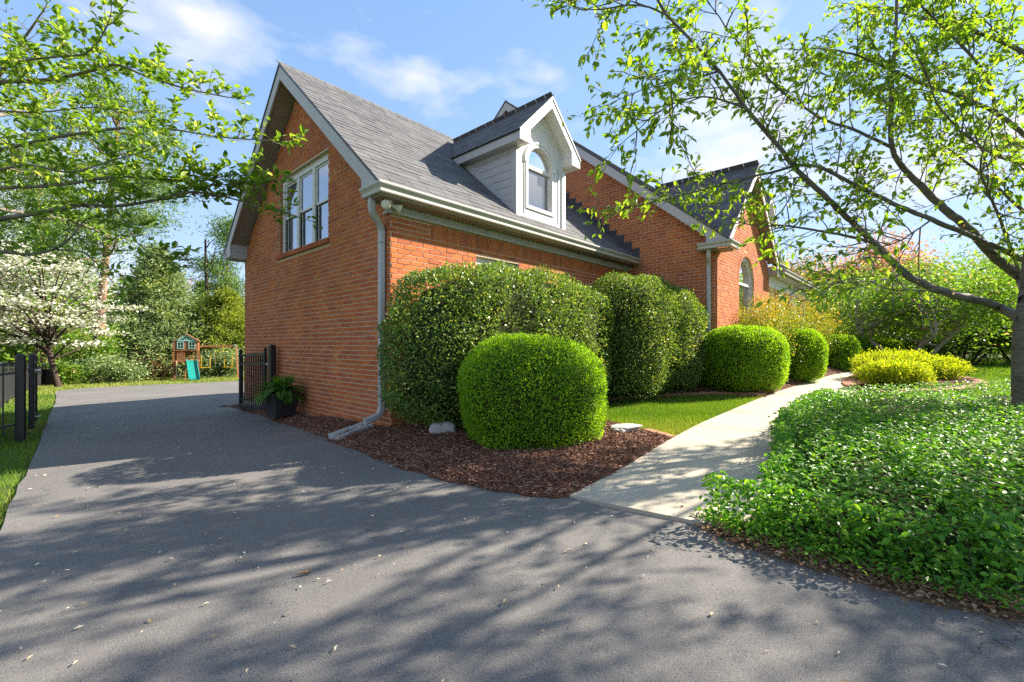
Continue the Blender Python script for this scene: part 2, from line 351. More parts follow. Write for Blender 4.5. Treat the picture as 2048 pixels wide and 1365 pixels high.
MT['l_cherry'] = L('leaf_cherry', [(0, (.12, .24, .022)), (.5, (.20, .35, .030)), (1, (.34, .47, .06))], .62, .45, .35, tcol=(1.5, 1.4, .5))
MT['l_dog'] = L('leaf_dogwood', [(0, (0.094, 0.194, 0.022)), (.5, (0.175, 0.312, 0.037)), (.9, (0.300, 0.425, 0.062)), (1, (0.562, 0.625, 0.275))], 0.50, .45, .35, tcol=(1.5, 1.4, .5))
MT['l_white'] = L('petal_dogwood', [(0, (.16, .22, .05)), (.30, (.22, .28, .08)), (.36, (.62, .62, .50)), (1, (.80, .79, .72))], .35, .6, .2, tcol=(1.1, 1.08, .95))
MT['l_pine'] = L('needle_pine', [(0, (0.072, 0.143, 0.037)), (.6, (0.143, 0.254, 0.061)), (1, (0.265, 0.388, 0.102))], 0.35, .5, .3)
MT['l_blue'] = L('needle_blue_conifer', [(0, (0.091, 0.162, 0.073)), (.5, (0.213, 0.315, 0.146)), (1, (0.406, 0.487, 0.244))], 0.35, .5, .3, clump=(.5, (.75, .8, .85), (1.2, 1.15, 1.05)))
MT['l_cedar'] = L('needle_cedar', [(0, (0.084, 0.143, 0.024)), (.5, (0.193, 0.277, 0.041)), (1, (0.386, 0.437, 0.076))], 0.40, .5, .3, clump=(.5, (.75, .8, .8), (1.2, 1.12, 1)))
MT['l_mid'] = L('leaf_spring', [(0, (0.101, 0.176, 0.024)), (.5, (0.155, 0.290, 0.034)), (.93, (0.311, 0.405, 0.068)), (1, (0.513, 0.338, 0.243))], 0.48, .5, .3, tcol=(1.2, 1.35, .5), clump=(.8, (.78, .82, .8), (1.15, 1.1, 1)))
MT['l_dark'] = L('leaf_dark', [(0, (0.038, 0.090, 0.015)), (.6, (0.083, 0.173, 0.024)), (1, (0.165, 0.270, 0.038))], 0.35, .45, .35)
MT['l_gold'] = L('leaf_gold', [(0, (.20, .30, .012)), (.5, (.34, .44, .018)), (1, (.52, .58, .05))], .45, .5, .3)
MT['l_amber'] = L('leaf_amber', [(0, (.17, .16, .03)), (.5, (.32, .24, .05)), (1, (.42, .27, .08))], .42, .5, .3)
MT['l_pink'] = L('leaf_pink', [(0, (.30, .15, .10)), (.5, (.46, .24, .19)), (1, (.58, .36, .30))], .4, .5, .3)
MT['l_nand'] = L('leaf_nandina', [(0, (0.061, 0.132, 0.024)), (.45, (0.154, 0.242, 0.033)), (.78, (0.330, 0.330, 0.044)), (1, (0.528, 0.275, 0.055))], 0.45, .4, .4)
MT['l_fern'] = L('leaf_fern', [(0, (0.042, 0.132, 0.012)), (.6, (0.090, 0.228, 0.018)), (1, (0.156, 0.324, 0.030))], 0.40, .45, .35)
MT['l_grass'] = L('grass_blade', [(0, (0.066, 0.171, 0.013)), (.55, (0.132, 0.275, 0.022)), (.85, (0.220, 0.341, 0.039)), (1, (0.396, 0.363, 0.132))], 0.42, .5, .3, clump=(.9, (.8, .88, .8), (1.18, 1.06, 1)))
MT['l_drygrass'] = L('grass_blade_pale', [(0, (.13, .21, .03)), (.55, (.22, .29, .045)), (1, (.40, .38, .13))], .35, .5, .3)
MT['l_blossom'] = L('spent_blossom', [(0, (.38, .20, .15)), (1, (.62, .42, .35))], .3, .6, .2)
MT['l_litter'] = L('fallen_petal', [(0, (.34, .24, .13)), (.6, (.60, .48, .32)), (1, (.80, .74, .62))], .1, .7, .2)
MT['l_brown'] = L('dead_leaf', [(0, (.10, .05, .025)), (.6, (.24, .13, .07)), (1, (.38, .26, .16))], .2, .7, .2)
# ------------------------------------------------------------------ ground, drive, walk, beds
def axis_lines(lo, hi, step, far, fac=1.35):
    a = list(np.arange(lo, hi + 1e-6, step)); s = step; x = hi
    while x < far: s *= fac; x += s; a.append(x)
    s = step; x = lo
    while x > -far: s *= fac; x -= s; a.insert(0, x)
    return np.array(a)
gx, gy = axis_lines(-26, 26, .5, 700), axis_lines(-8, 40, .5, 900)
GX, GY = np.meshgrid(gx, gy); nxg, nyg = len(gx), len(gy)
GP = np.stack([GX.ravel(), GY.ravel(), gz(GX, GY).ravel() - .035 + .012 * sn(np.stack([GX.ravel(), GY.ravel()], 1), .9, 5)], 1)
ii, jj = np.meshgrid(np.arange(nxg - 1), np.arange(nyg - 1)); b0 = (jj * nxg + ii).ravel()
lawn = link('lawn', npmesh('lawn', GP, np.stack([b0, b0 + 1, b0 + nxg + 1, b0 + nxg], 1)), None, MT['lawn_soil']); tag(lawn, kind='structure')
lawn.data.polygons.foreach_set('use_smooth', [True] * len(lawn.data.polygons))
def resample(poly, step):
    o = []; n = len(poly)
    for i in range(n):
        a = np.array(poly[i][:2], float); b = np.array(poly[(i + 1) % n][:2], float); m = max(1, int(np.linalg.norm(b - a) / step))
        o += [a + (b - a) * k / m for k in range(m)]
    return o
def region(name, poly, step, zf, mat, kind='structure', edge=None, skirt=.06):
    bd = resample(poly, edge or step); B = np.array(bd)
    lo, hi = B.min(0), B.max(0)
    xs, ys = np.meshgrid(np.arange(lo[0], hi[0], step), np.arange(lo[1], hi[1], step)); Q = np.stack([xs.ravel(), ys.ravel()], 1) + rng.uniform(-.25, .25, (xs.size, 2)) * step
    Q = Q[inpoly(Q, bd)]; Q = Q[segdist(Q, bd) > step * .45]
    A = [Vector(p) for p in np.concatenate([B, Q])]; n = len(B)
    v, e, f, *_ = delaunay_2d_cdt(A, [(i, (i + 1) % n) for i in range(n)], [list(range(n))], 1, 1e-5)
    P = np.array([(p.x, p.y) for p in v]); z = zf(P, bd); V = np.column_stack([P, z]); F = [tuple(x) for x in f]
    me = bpy.data.meshes.new(name); vs_ = [tuple(p) for p in V]
    # skirt so that edges have thickness
    me.from_pydata(vs_, [], F); me.update()
    if skirt:
        from collections import Counter
        c = Counter(tuple(sorted((x[i], x[(i + 1) % len(x)]))) for x in F for i in range(len(x)))
        ext = [(x[i], x[(i + 1) % len(x)]) for x in F for i in range(len(x)) if c[tuple(sorted((x[i], x[(i + 1) % len(x)])))] == 1]
        low = {}; nv = list(vs_)
        for a, b in ext:
            for q in (a, b):
                if q not in low: low[q] = len(nv); nv.append((vs_[q][0], vs_[q][1], vs_[q][2] - skirt))
        F2 = F + [(b, a, low[a], low[b]) for a, b in ext]
        me = bpy.data.meshes.new(name); me.from_pydata(nv, [], F2); me.update()
    o = link(name, me, None, mat); tag(o, kind=kind); return o
def gxy(*pts): return [G(*p)[:2] for p in pts]
# driveway
dl = smoothpath(gxy((0, 1052), (40, 968), (72, 900), (100, 835), (112, 800), (110, 786)), 4)
df = smoothpath(gxy((112, 782), (180, 776), (300, 770), (420, 765), (500, 761)), 4)
dwv = rng.normal(0, .014, (200, 2))
drive_right = gxy((1150, 1000), (1230, 1022), (1320, 1040), (1412, 1056), (1480, 1088), (1580, 1120), (1700, 1155), (1830, 1195), (2048, 1240))
near = dl[0] + (dl[0] - dl[4]) / np.linalg.norm(dl[0] - dl[4]) * 9
drive_poly = [near] + [p + dwv[i] for i, p in enumerate(dl)] + [p + dwv[40 + i] for i, p in enumerate(df)] + [np.array([-2., 26.]), W(2, 9)[:2], W(.5, 5.9)[:2], W(.5, .5)[:2], W(2.0, -.6)[:2]] + \
    smoothpath(drive_right, 3) + [drive_right[-1] + np.array([2.5, -.3]), np.array([9., -7.]), np.array([near[0] + 1, -7.])]
def zdrive(P, bd): return gz(P[:, 0], P[:, 1]) + .006 * sn(P, 1.3, 8)
region('driveway', drive_poly, .45, zdrive, MT['asphalt'], edge=.25)
# concrete walk in slabs
wl = smoothpath(gxy((1138, 997), (1250, 938), (1345, 880), (1440, 833), (1535, 793), (1610, 768), (1672, 750), (1712, 741)), 6)
wl = [np.array(p) for p in wl]
wr = []
for i, p in enumerate(wl):
    t = wl[min(i + 1, len(wl) - 1)] - wl[max(i - 1, 0)]; t /= np.linalg.norm(t)
    wr.append(p + np.array([t[1], -t[0]]) * (1.02 + .10 * math.sin(i * .3)))
wr[0] = G(1412, 1054)[:2]
walk_poly = wl + wr[::-1]
walk = empty('walkway', (0, 0, 0)); tag(walk, kind='structure')
sl_i = 0
while sl_i < len(wl) - 1:                             # slabs of about 1.2 m with joints
    j = sl_i + 1
    while j < len(wl) - 1 and np.linalg.norm(wl[j] - wl[sl_i]) < 1.25: j += 1
    q0 = .007; A = wl[sl_i:j + 1]; Bq = wr[sl_i:j + 1]
    sh = lambda a, b: a + (b - a) / max(np.linalg.norm(b - a), 1e-6) * q0
    poly = [sh(A[0], A[1])] + A[1:-1] + [sh(A[-1], A[-2])] + [sh(Bq[-1], Bq[-2])] + Bq[1:-1][::-1] + [sh(Bq[0], Bq[1])]
    o = region('slab', poly, .4, lambda P, bd: gz(P[:, 0], P[:, 1]) + .022 + .003 * sn(P, 2, 3), MT['concrete'], kind=None, edge=.3)
    o.parent = walk; sl_i = j
# planting bed round the garage
edge_arc = smoothpath(gxy((1160, 826), (1185, 810), (1240, 801), (1300, 797), (1365, 793), (1430, 791), (1490, 793), (1532, 797)), 5)
bed_front = smoothpath(gxy((452, 812), (500, 826), (560, 845), (620, 864), (668, 888), (770, 925), (870, 956), (1000, 985), (1085, 998), (1139, 997)), 5)
bed_walk = [p for p in wl if p[1] < G(1345, 880)[1]]
bed_in = smoothpath(gxy((1345, 880), (1300, 868), (1240, 852), (1190, 842), (1160, 826)), 4)
bed_walk2 = [p for p in wl if p[1] > G(1535, 797)[1]]
hs_ = lambda u, v: W(u, v)[:2]
bwob = lambda L_, s: [p + rng.normal(0, s, 2) for p in L_]
bed_poly = bwob(bed_front[:-1], .02) + bed_walk + bed_in[:-1] + edge_arc + bed_walk2 + [hs_(15, -2.6), hs_(15, .2), hs_(6.2, .2), hs_(.2, .2), hs_(.2, 6.2), hs_(-.35, 6.3)]
def zbed(P, bd):
    d = segdist(P, bd); h = .012 + .10 * (1 - np.exp(-d / .35)) + .022 * sn(P, 5, 21, 3) * np.clip(d / .2, 0, 1)
    q = P - HC[:2]; u = q @ dB[:2]; v = q @ dA[:2]
    h = h + .16 * sstep(2, 6.5, u) * sstep(-.2, .6, d)
    return gz(P[:, 0], P[:, 1]) + h
bed = region('mulch_bed', bed_poly, .12, zbed, MT['soil'], edge=.1)
# round spirea bed on the lawn
sp_c = G(1800, 770)[:2]; sp_poly = smoothpath(gxy((1698, 772), (1715, 754), (1790, 748), (1880, 752), (1945, 762), (1962, 770), (1930, 779), (1850, 784), (1760, 785)), 5, True)
bed2 = region('mulch_bed', sp_poly, .15, lambda P, bd: gz(P[:, 0], P[:, 1]) + .015 + .10 * (1 - np.exp(-segdist(P, bd) / .4)) + .015 * sn(P, 5, 4), MT['soil'], edge=.12)
lawn_tri = [p for p in wl if G(1345, 880)[1] <= p[1] <= G(1535, 797)[1]] + edge_arc[::-1] + bed_in[::-1]
# ------------------------------------------------------------------ brick house
house = empty('brick_house', HC, HANG, 'red brick house with grey shingle roof, dormer and attached side gable wing', 'house')
GS, GE, GRZ = .873, -.28, 3.0                          # garage roof pitch, eave line v, eave height
GV = 5.77; GR = GV / 2
MS, ME, MRV = .815, -2.35, 3.69; MZ = 3.08; MU = 6.35; MEND = 17.0
gtop = lambda v: GRZ + GS * ((v if v <= GR else GV - v) - GE)
mtop = lambda v: MZ + MS * ((v if v <= MRV else 2 * MRV - v) - ME)
brick_meshes = []
def boxv(l, d, h, jit=None):
    x = l / 2; V = np.array([(-x, -d, -h / 2), (x, -d, -h / 2), (x, 0, -h / 2), (-x, 0, -h / 2), (-x, -d, h / 2), (x, -d, h / 2), (x, 0, h / 2), (-x, 0, h / 2)])
    V[[2, 3, 6, 7], 0] *= .988; V[[2, 3], 2] += .0012; V[[6, 7], 2] -= .0012
    return V
BF = np.array([(0, 3, 2, 1), (4, 5, 6, 7), (3, 7, 6, 2), (1, 2, 6, 5), (0, 4, 7, 3)])
for k in range(12):
    me = npmesh('brick', boxv(.194, .018, .057), BF, np.full(8, (k + .5) / 12)); me.materials.append(MT['brick']); brick_meshes.append(me)
ALLB = []                                              # (score, wall part, rz, centre, full)
def brick_wall(part, o, ax, nn, ncourse, ivals, score=None, z0=0.0, soldier=None):
    o = np.array(o, float); ax = np.array(ax, float); nn = np.array(nn, float); rz = math.atan2(nn[1], nn[0]) - math.pi / 2
    Vs, Fs, Rs, n = [], [], [], 0; c_, s_ = math.cos(rz), math.sin(rz); Rm = np.array([[c_, -s_, 0], [s_, c_, 0], [0, 0, 1]])
    def emit(a0, a1, za, zb, sc):
        nonlocal n
        ctr = o + ax * (a0 + a1) / 2 + np.array([0, 0, (za + zb) / 2]) + nn * (.006 + rng.normal(0, .0011))
        l, h = a1 - a0, zb - za; full = abs(l - .194) < 1e-3 and abs(h - .057) < 1e-3
        tilt = rng.normal(0, .004)
        if sc is not None and full and sc > 0: ALLB.append((sc, part, rz, ctr, tilt)); return len(ALLB) - 1
        V = boxv(l, .018, h); V[:, 2] += V[:, 0] * tilt * .5
        Vs.append(V @ Rm.T + ctr); Fs.append(BF + n); Rs.append(np.full(8, rng.random())); n += 8
    for c in range(ncourse):
        za = z0 + c * .0677; zb = za + .057
        for (i0, i1) in ivals((za + zb) / 2):
            off = (c % 2) * .10235 + rng.normal(0, .004); k = math.floor((i0 - off) / .2047)
            while True:
                a0 = off + k * .2047; k += 1
                if a0 >= i1: break
                b0_, b1_ = max(a0, i0), min(a0 + .194, i1)
                if b1_ - b0_ < .035: continue
                emit(b0_, b1_, za, zb, score((b0_ + b1_) / 2, (za + zb) / 2) if score else None)
    if soldier:
        s0, s1, za, zb = soldier; a = s0
        while a < s1: emit(a, min(a + .057, s1), za, zb, None); a += .0677
    part['_n'] = n
    del part['_n']
    return Vs, Fs, Rs, n
STUFF = {}
def finish_wall(part, data): STUFF[part.name] = [part, *data]
def wscore(o, ax, nn):
    o = np.array(o, float); ax = np.array(ax, float)
    c0 = np.array([float((np.array([0, 0, 0]) - HC) @ dB), float((np.array([0, 0, 0]) - HC) @ dA), CZ])
    def f(a, z):
        p = o + ax * a + np.array([0, 0, z]); d = c0 - p; r = np.linalg.norm(d); return abs(d @ np.array(nn)) / r ** 3
    return f
# --- garage gable wall (faces the drive)
WV0, WV1, WZ0, WZ1 = 1.775, 3.80, 2.70, 4.10           # gable window opening
gun = lambda v: gtop(v) - .27
mb = MB(); zb_ = -.6
def strip(v0, v1, z0f, z1f): # polygon strip of the gable
    vs2 = [v0] + ([GR] if v0 < GR < v1 else []) + [v1]
    lo = [(0, v0, z0f), (0, v1, z0f)]; hi = [(0, v, z1f(v)) for v in vs2[::-1]]
    mb.prism(lo + hi, (.2, 0, 0))
strip(0, WV0, zb_, gun); strip(WV1, GV, zb_, gun); strip(WV0, WV1, zb_, lambda v: WZ0); strip(WV0, WV1, WZ1, gun)
wallA = mb.build('gable_wall', MT['mortar'], house)
def ivA(z):
    lo = max(-.006, (z + .27 - GRZ) / GS + GE); hi = GV - max(0, lo)
    if lo >= hi: return []
    if WZ0 - .10 < z < WZ1: return [(lo, WV0 - .0), (WV1 + .0, hi)] if z > WZ0 else [(lo, WV0 - .07), (WV1 + .07, hi)]
    return [(lo, hi)]
sA = wscore((0, 0, 0), (0, 1, 0), (-1, 0, 0))
finish_wall(wallA, brick_wall(wallA, (0, 0, -.1354), (0, 1, 0), (-1, 0, 0), 88, lambda z: ivA(z - .1354), lambda a, z: sA(a, z - .1354) if z - .1354 > .05 and a > .25 else 0))
# window reveals: brick jambs
for vv in (WV0, WV1):
    mb = MB(); s = 1 if vv == WV0 else -1
    c = 0
    while WZ0 + c * .0677 + .057 < WZ1:
        z = WZ0 + c * .0677; mb.box(.012, .075, min(vv, vv + s * .004), max(vv, vv + s * .004), z, z + .057); c += 1
    o = mb.build('jamb_bricks', MT['brick'], wallA, kind='stuff')
mb = MB(); k = WV0 - .05
sill = None
while k < WV1 + .05:                                    # rowlock sill, one brick after another
    m = MB().box(-.045, .06, k, min(k + .0605, WV1 + .07), WZ0 - .085, WZ0 - .006); b_ = m.build('sill_brick', MT['brick'], wallA, bevel=.003)
    a = b_.data.attributes.new('rnd', 'FLOAT', 'POINT'); a.data.foreach_set('value', np.full(8, rng.random() * .35, np.float32)); k += .0677
# --- garage front wall
FW0, FW1, FZ0, FZ1 = 1.5, 2.5, 1.1, 2.40
mb = MB(); mb.box(.2, FW0, 0, .2, zb_, 2.85); mb.box(FW1, MU, 0, .2, zb_, 2.85); mb.box(FW0, FW1, 0, .2, zb_, FZ0); mb.box(FW0, FW1, 0, .2, FZ1, 2.85)
mb.box(.006, .2, .0005, .2, zb_, 2.845)
wallB = mb.build('front_wall', MT['mortar'], house)
def ivB(z):
    return [(.0125, FW0), (FW1, MU)] if FZ0 < z < FZ1 else [(.0125, MU)]
sB = wscore((0, 0, 0), (1, 0, 0), (0, -1, 0))
def ivB2(z):
    if z > 2.515: return [(.0125, .62)]
    return ivB(z)
finish_wall(wallB, brick_wall(wallB, (0, 0, -.1354), (1, 0, 0), (0, -1, 0), 42, lambda z: ivB2(z - .1354), lambda a, z: (sB(a, z - .1354) if z - .1354 > 1.95 and a < 2.6 else 0), soldier=(.63, MU, 2.505 + .1354, 2.712 + .1354)))
# --- main house side wall, front gable wall
sg = lambda v: mtop(v) - .27
mb = MB(); MV1 = 2 * MRV + 2.0
mb.prism([(MU, -2, zb_), (MU, MV1, zb_), (MU, MV1, sg(MV1)), (MU, MRV, sg(MRV)), (MU, -2, sg(-2))], (.2, 0, 0))
wallC = mb.build('side_wall', MT['mortar'], house)
def ivC(z):
    lo = max(-2.006, (z + .27 - MZ) / MS + ME); hi = min(5.2, 2 * MRV - lo); r = [(lo, hi)] if lo < hi else []
    if z < 2.8: r = [(max(lo, -2.006), -.004)]
    elif r and z < 5.4: r = [(lo, min(hi, max(-.1, (z - GRZ) / GS + GE) + .02))]
    return r
finish_wall(wallC, brick_wall(wallC, (MU, 0, -.1354), (0, 1, 0), (-1, 0, 0), 122, lambda z: ivC(z - .1354)))
CG, CGW, CGS, CGZ = 8.44, 10.53, .95, 5.24             # cross gable centre, wall end, pitch, peak
cgt = lambda u: CGZ - CGS * abs(u - CG)
cgu = lambda u: cgt(u) - .24
AR, AZ = .62, 2.50                                     # arch radius, spring height
mb = MB()
mb.prism([(MU + .2, -2, zb_), (CG - AR, -2, zb_), (CG - AR, -2, 2.9), (MU + .2, -2, 2.9)], (0, .2, 0))
mb.prism([(CG + AR, -2, zb_), (CGW, -2, zb_), (CGW, -2, 2.9), (CG + AR, -2, 2.9)], (0, .2, 0))
mb.prism([(CG - AR, -2, zb_), (CG + AR, -2, zb_), (CG + AR, -2, .75), (CG - AR, -2, .75)], (0, .2, 0))
arcp = [(CG + AR * math.cos(t), -2, AZ + AR * math.sin(t)) for t in np.linspace(math.pi, math.pi / 2, 12)]
mb.prism(arcp + [(CG, -2, cgu(CG)), (MU, -2, max(2.9, cgu(MU))), (MU, -2, 2.9), (CG - AR, -2, 2.9)], (0, .2, 0))
arcq = [(2 * CG - p[0], -2, p[2]) for p in arcp]
mb.prism(arcq + [(CG, -2, cgu(CG)), (CGW, -2, max(2.9, cgu(CGW))), (CGW, -2, 2.9), (CG + AR, -2, 2.9)], (0, .2, 0))
mb.box(CGW - .2, CGW, -1.8, .2, zb_, 3.4); mb.box(CGW, MEND, 0, .2, zb_, 4.6); mb.box(MEND - .2, MEND, .2, MV1, zb_, 3.2)
mb.box(MU + .2, MEND - .2, MV1 - .2, MV1, zb_, 3.2)
mb.box(.2, MU, GV - .2, GV, zb_, 2.85)
wallD = mb.build('front_gable_wall', MT['mortar'], house)
def ivD(z):
    lo, hi = MU + .0125, CGW
    if z > 2.7: h = (CGZ - .24 - z) / CGS; lo, hi = max(lo, CG - h), min(hi, CG + h)
    if lo >= hi: return []
    r_ = AR + .10
    if .75 < z < AZ: return [(lo, CG - AR), (CG + AR, hi)]
    if AZ <= z < AZ + r_: w_ = math.sqrt(r_ ** 2 - (z - AZ) ** 2); return [(lo, CG - w_), (CG + w_, hi)]
    return [(lo, hi)]
finish_wall(wallD, brick_wall(wallD, (0, -2, -.1354), (1, 0, 0), (0, -1, 0), 84, lambda z: ivD(z - .1354)))
k = 0
for t in np.linspace(.03, math.pi - .03, 30):           # arch ring of headers
    c, s = math.cos(t), math.sin(t); p0 = np.array([CG + (AR + .002) * c, -2.008, AZ + (AR + .002) * s]); p1 = np.array([CG + (AR + .092) * c, -2.008, AZ + (AR + .092) * s])
    m = MB().bar(p0 + np.array([0, .03, 0]), p1 + np.array([0, .03, 0]), .064, .056, up=np.array([-s, 0, c])); o = m.build('arch_brick', MT['brick'], wallD)
    a = o.data.attributes.new('rnd', 'FLOAT', 'POINT'); a.data.foreach_set('value', np.full(8, rng.random(), np.float32))
# the 300 bricks that show largest become single objects, the rest one mesh per wall
ALLB.sort(key=lambda x: -x[0])
for i, (sc, part, rz, ctr, tilt) in enumerate(ALLB):
    if i < 300:
        o = bpy.data.objects.new('brick', brick_meshes[rng.integers(12)]); COL.objects.link(o); o.parent = part; o.location = ctr; o.rotation_euler = (0, tilt * .5, rz)
    else:
        rec = STUFF[part.name]; c_, s_ = math.cos(rz), math.sin(rz); Rm = np.array([[c_, -s_, 0], [s_, c_, 0], [0, 0, 1]]); V = boxv(.194, .018, .057); V[:, 2] += V[:, 0] * tilt * .5
        rec[1].append(V @ Rm.T + ctr); rec[2].append(BF + rec[4]); rec[3].append(np.full(8, rng.random())); rec[4] += 8
for nm, (part, Vs, Fs, Rs, n) in STUFF.items():
    o = link('brickwork', npmesh('brickwork', np.concatenate(Vs), np.concatenate(Fs), np.concatenate(Rs)), part, MT['brick']); tag(o, kind='stuff')
# ------------------------------------------------------------------ roofs
SH_W = [.17, .21, .25, .29, .33]; SH_E = .145
tabs = {}
TF = np.array([(0, 3, 2, 1), (4, 5, 6, 7), (0, 1, 5, 4), (1, 2, 6, 5), (2, 3, 7, 6), (3, 0, 4, 7)])
def tabv(wd, th): return np.array([(.003, 0, .001), (wd - .003, 0, .001), (wd - .003, SH_E * 1.3, -.002), (.003, SH_E * 1.3, -.002), (.003, 0, th), (wd - .003, 0, th), (wd - .003, SH_E * 1.3, .003), (.003, SH_E * 1.3, .003)])
tab_meshes = []
for wd in SH_W:
    row = []
    for k in range(6):
        me = npmesh('shingle', tabv(wd, [.007, .012, .009][k % 3]), TF, np.full(8, (k + .5) / 6)); me.materials.append(MT['shingle']); row.append(me)
    tab_meshes.append(row)
CAML = np.array([float((np.array([0, 0, 0]) - HC) @ dB), float((np.array([0, 0, 0]) - HC) @ dA), CZ])
def shingles(part, O, a, s, length, wfun, keep=None, nobj=0):
    O = np.array(O, float); a = np.array(a, float); s = np.array(s, float); s /= np.linalg.norm(s); nrm = np.cross(a, s); T = []
    for r_ in range(int(length / SH_E) + 1):
        t = r_ * SH_E; lo, hi = wfun(t); x = lo - rng.random() * .2
        while x < hi:
            k = rng.integers(5); wd = SH_W[k]
            if x + wd > lo and (keep is None or keep(O + a * (x + wd / 2) + s * (t + .05))):
                T.append((x, t, k, rng.integers(6)))
            x += wd
    cs = [np.linalg.norm(O + a * x + s * t - CAML) for x, t, k, q in T]; order = np.argsort(cs); Vs, Fs, Rs, n = [], [], [], 0
    Mx = np.stack([a, s, nrm], 1)
    for rank, i in enumerate(order):
        x, t, k, q = T[i]; p = O + a * x + s * t
        lo, hi = wfun(t)
        if rank < nobj and x >= lo and x + SH_W[k] <= hi:
            o = bpy.data.objects.new('shingle', tab_meshes[k][q]); COL.objects.link(o); o.parent = part
            m4 = Matrix.Identity(4)
            for r_ in range(3):
                for c_ in range(3): m4[r_][c_] = Mx[r_, c_]
                m4[r_][3] = p[r_]
            o.matrix_local = m4
        else:
            V = tabv(SH_W[k], [.007, .012, .009][q % 3]); V[:, 0] = np.clip(V[:, 0] + x, lo, hi) - x
            Vs.append(V @ Mx.T + p); Fs.append(TF + n); Rs.append(np.full(8, (q + rng.random()) / 6)); n += 8
    if Vs:
        o = link('shingle_field', npmesh('shingle_field', np.concatenate(Vs), np.concatenate(Fs), np.concatenate(Rs)), part, MT['shingle']); tag(o, kind='stuff')
def slab(poly, th=.03):                                # deck under a roof slope
    return MB().prism(poly, (0, 0, -th))
RU = -.33
mb = MB(); mb.prism([(RU, GE, GRZ), (MU, GE, GRZ), (MU, GR, gtop(GR)), (RU, GR, gtop(GR))], (0, 0, -.03)); mb.prism([(RU, GV - GE, GRZ), (RU, GR, gtop(GR)), (MU, GR, gtop(GR)), (MU, GV - GE, GRZ)], (0, 0, -.03))
roofG = mb.build('garage_roof', MT['shingle'], house)
DU, DHW = 3.12, .69
shingles(roofG, (RU - .015, GE - .03, GRZ + .002 - .03 * GS), (1, 0, 0), (0, 1, GS), (GR - GE) * math.hypot(1, GS) + .02, lambda t: (0, MU - RU + .01), keep=lambda p: not (abs(p[0] - DU) < DHW - .03 and p[1] > .02 and p[1] < 1.5), nobj=300)
shingles(roofG, (MU, GV - GE + .03, GRZ + .002 - .03 * GS), (-1, 0, 0), (0, -1, GS), 4.2, lambda t: (0, MU - RU + .01))
def ridge_caps(part, p0, p1, pitch, n=None):
    p0 = np.array(p0, float); p1 = np.array(p1, float); Ln = np.linalg.norm(p1 - p0); t = (p1 - p0) / Ln; sd = np.array([t[1], -t[0], 0]); m = int(Ln / .19); me = None
    for i in range(m):
        mb = MB(); h = .012; z = np.array([0, 0, 1.]); q = .13
        prof = [(-q, -q * pitch + .006), (0, .014), (q, -q * pitch + .006)]
        V = [p0 + t * (i * .19) + sd * a + z * (b + .008) for a, b in prof] + [p0 + t * (i * .19 + .26) + sd * a + z * b for a, b in prof]
        V += [v - z * .012 for v in V]
        mb.add(V, [(0, 1, 4, 3), (1, 2, 5, 4), (0, 6, 7, 1), (1, 7, 8, 2), (0, 3, 9, 6), (2, 8, 11, 5), (3, 4, 10, 9), (4, 5, 11, 10)]); o = mb.build('ridge_cap', MT['shingle'], part)
        a = o.data.attributes.new('rnd', 'FLOAT', 'POINT'); a.data.foreach_set('value', np.full(12, rng.random() * .5, np.float32))
ridge_caps(roofG, (RU, GR, gtop(GR) + .004), (MU, GR, gtop(GR) + .004), GS)
# rake boards, rake soffits and boxed eave ends
def rake(name, u0, topf, ve, vr, ue, drop=.23, lo_z=None, mat='trim'):
    """board in the plane u=u0 from the eave v=ve up to the ridge vr"""
    s = 1 if vr > ve else -1; b = ve + s * .42; z = lambda v: topf(v) - .034
    lz = lo_z if lo_z is not None else z(ve) - .03
    poly = [(u0, ve, lz), (u0, b, lz), (u0, b, z(b) - drop), (u0, vr, z(vr) - drop), (u0, vr, z(vr)), (u0, ve, z(ve))]
    MB().prism(poly, (.028, 0, 0)).build('rake_board', MT[mat], house, bevel=.004)
    MB().prism([(u0 + .03, b - s * .1, z(b - s * .1) - drop + .03), (u0 + .03, vr, z(vr) - drop + .03), (ue, vr, z(vr) - drop + .03), (ue, b - s * .1, z(b - s * .1) - drop + .03)], (0, 0, .015)).build('rake_soffit', MT['soffit'], house)
    MB().bar((u0 + .01, ve, z(ve) + .018), (u0 + .01, vr, z(vr) + .018), .05, .03).build('drip_edge', MT['flash'], house)
    MB().prism([(u0 + .031, ve + s * .004, lz - .012), (u0 + .031, b, lz - .012), (u0 + .031, b, z(b) - drop + .02), (u0 + .031, ve + s * .004, z(ve) - .06)], (ue - u0 - .034, 0, 0)).build('eave_box', MT['trim'], house)
rake('a', RU + .002, gtop, GE + .02, GR, 0, lo_z=2.965); rake('b', RU + .002, gtop, GV - GE - .02, GR, 0, lo_z=2.87)
# garage eave: fascia, soffit, frieze, gutter
MB().box(RU + .04, MU - .002, -.235, -.215, 2.855, 2.985).build('fascia', MT['trim'], house)
MB().box(RU + .04, MU - .002, -.214, -.002, 2.845, 2.862).build('soffit', MT['soffit'], house)
MB().box(RU + .045, -.002, -.001, .11, 2.845, 2.862).build('soffit', MT['soffit'], house)
MB().box(-.028, MU - .002, -.03, -.012, 2.765, 2.844).box(-.028, -.012, -.0115, .10, 2.765, 2.844).build('frieze_board', MT['trim'], house, bevel=.004)
MB().box(-.05, MU - .002, -.052, -.013, 2.725, 2.768).box(-.05, -.0125, -.0125, .12, 2.725, 2.768).build('frieze_moulding', MT['trim'], house, bevel=.008)
KP = [(0, 0), (.072, 0), (.078, .012), (.078, .045), (.088, .062), (.108, .085), (.114, .098), (.114, .118), (.104, .122), (.098, .108), (.004, .108)]
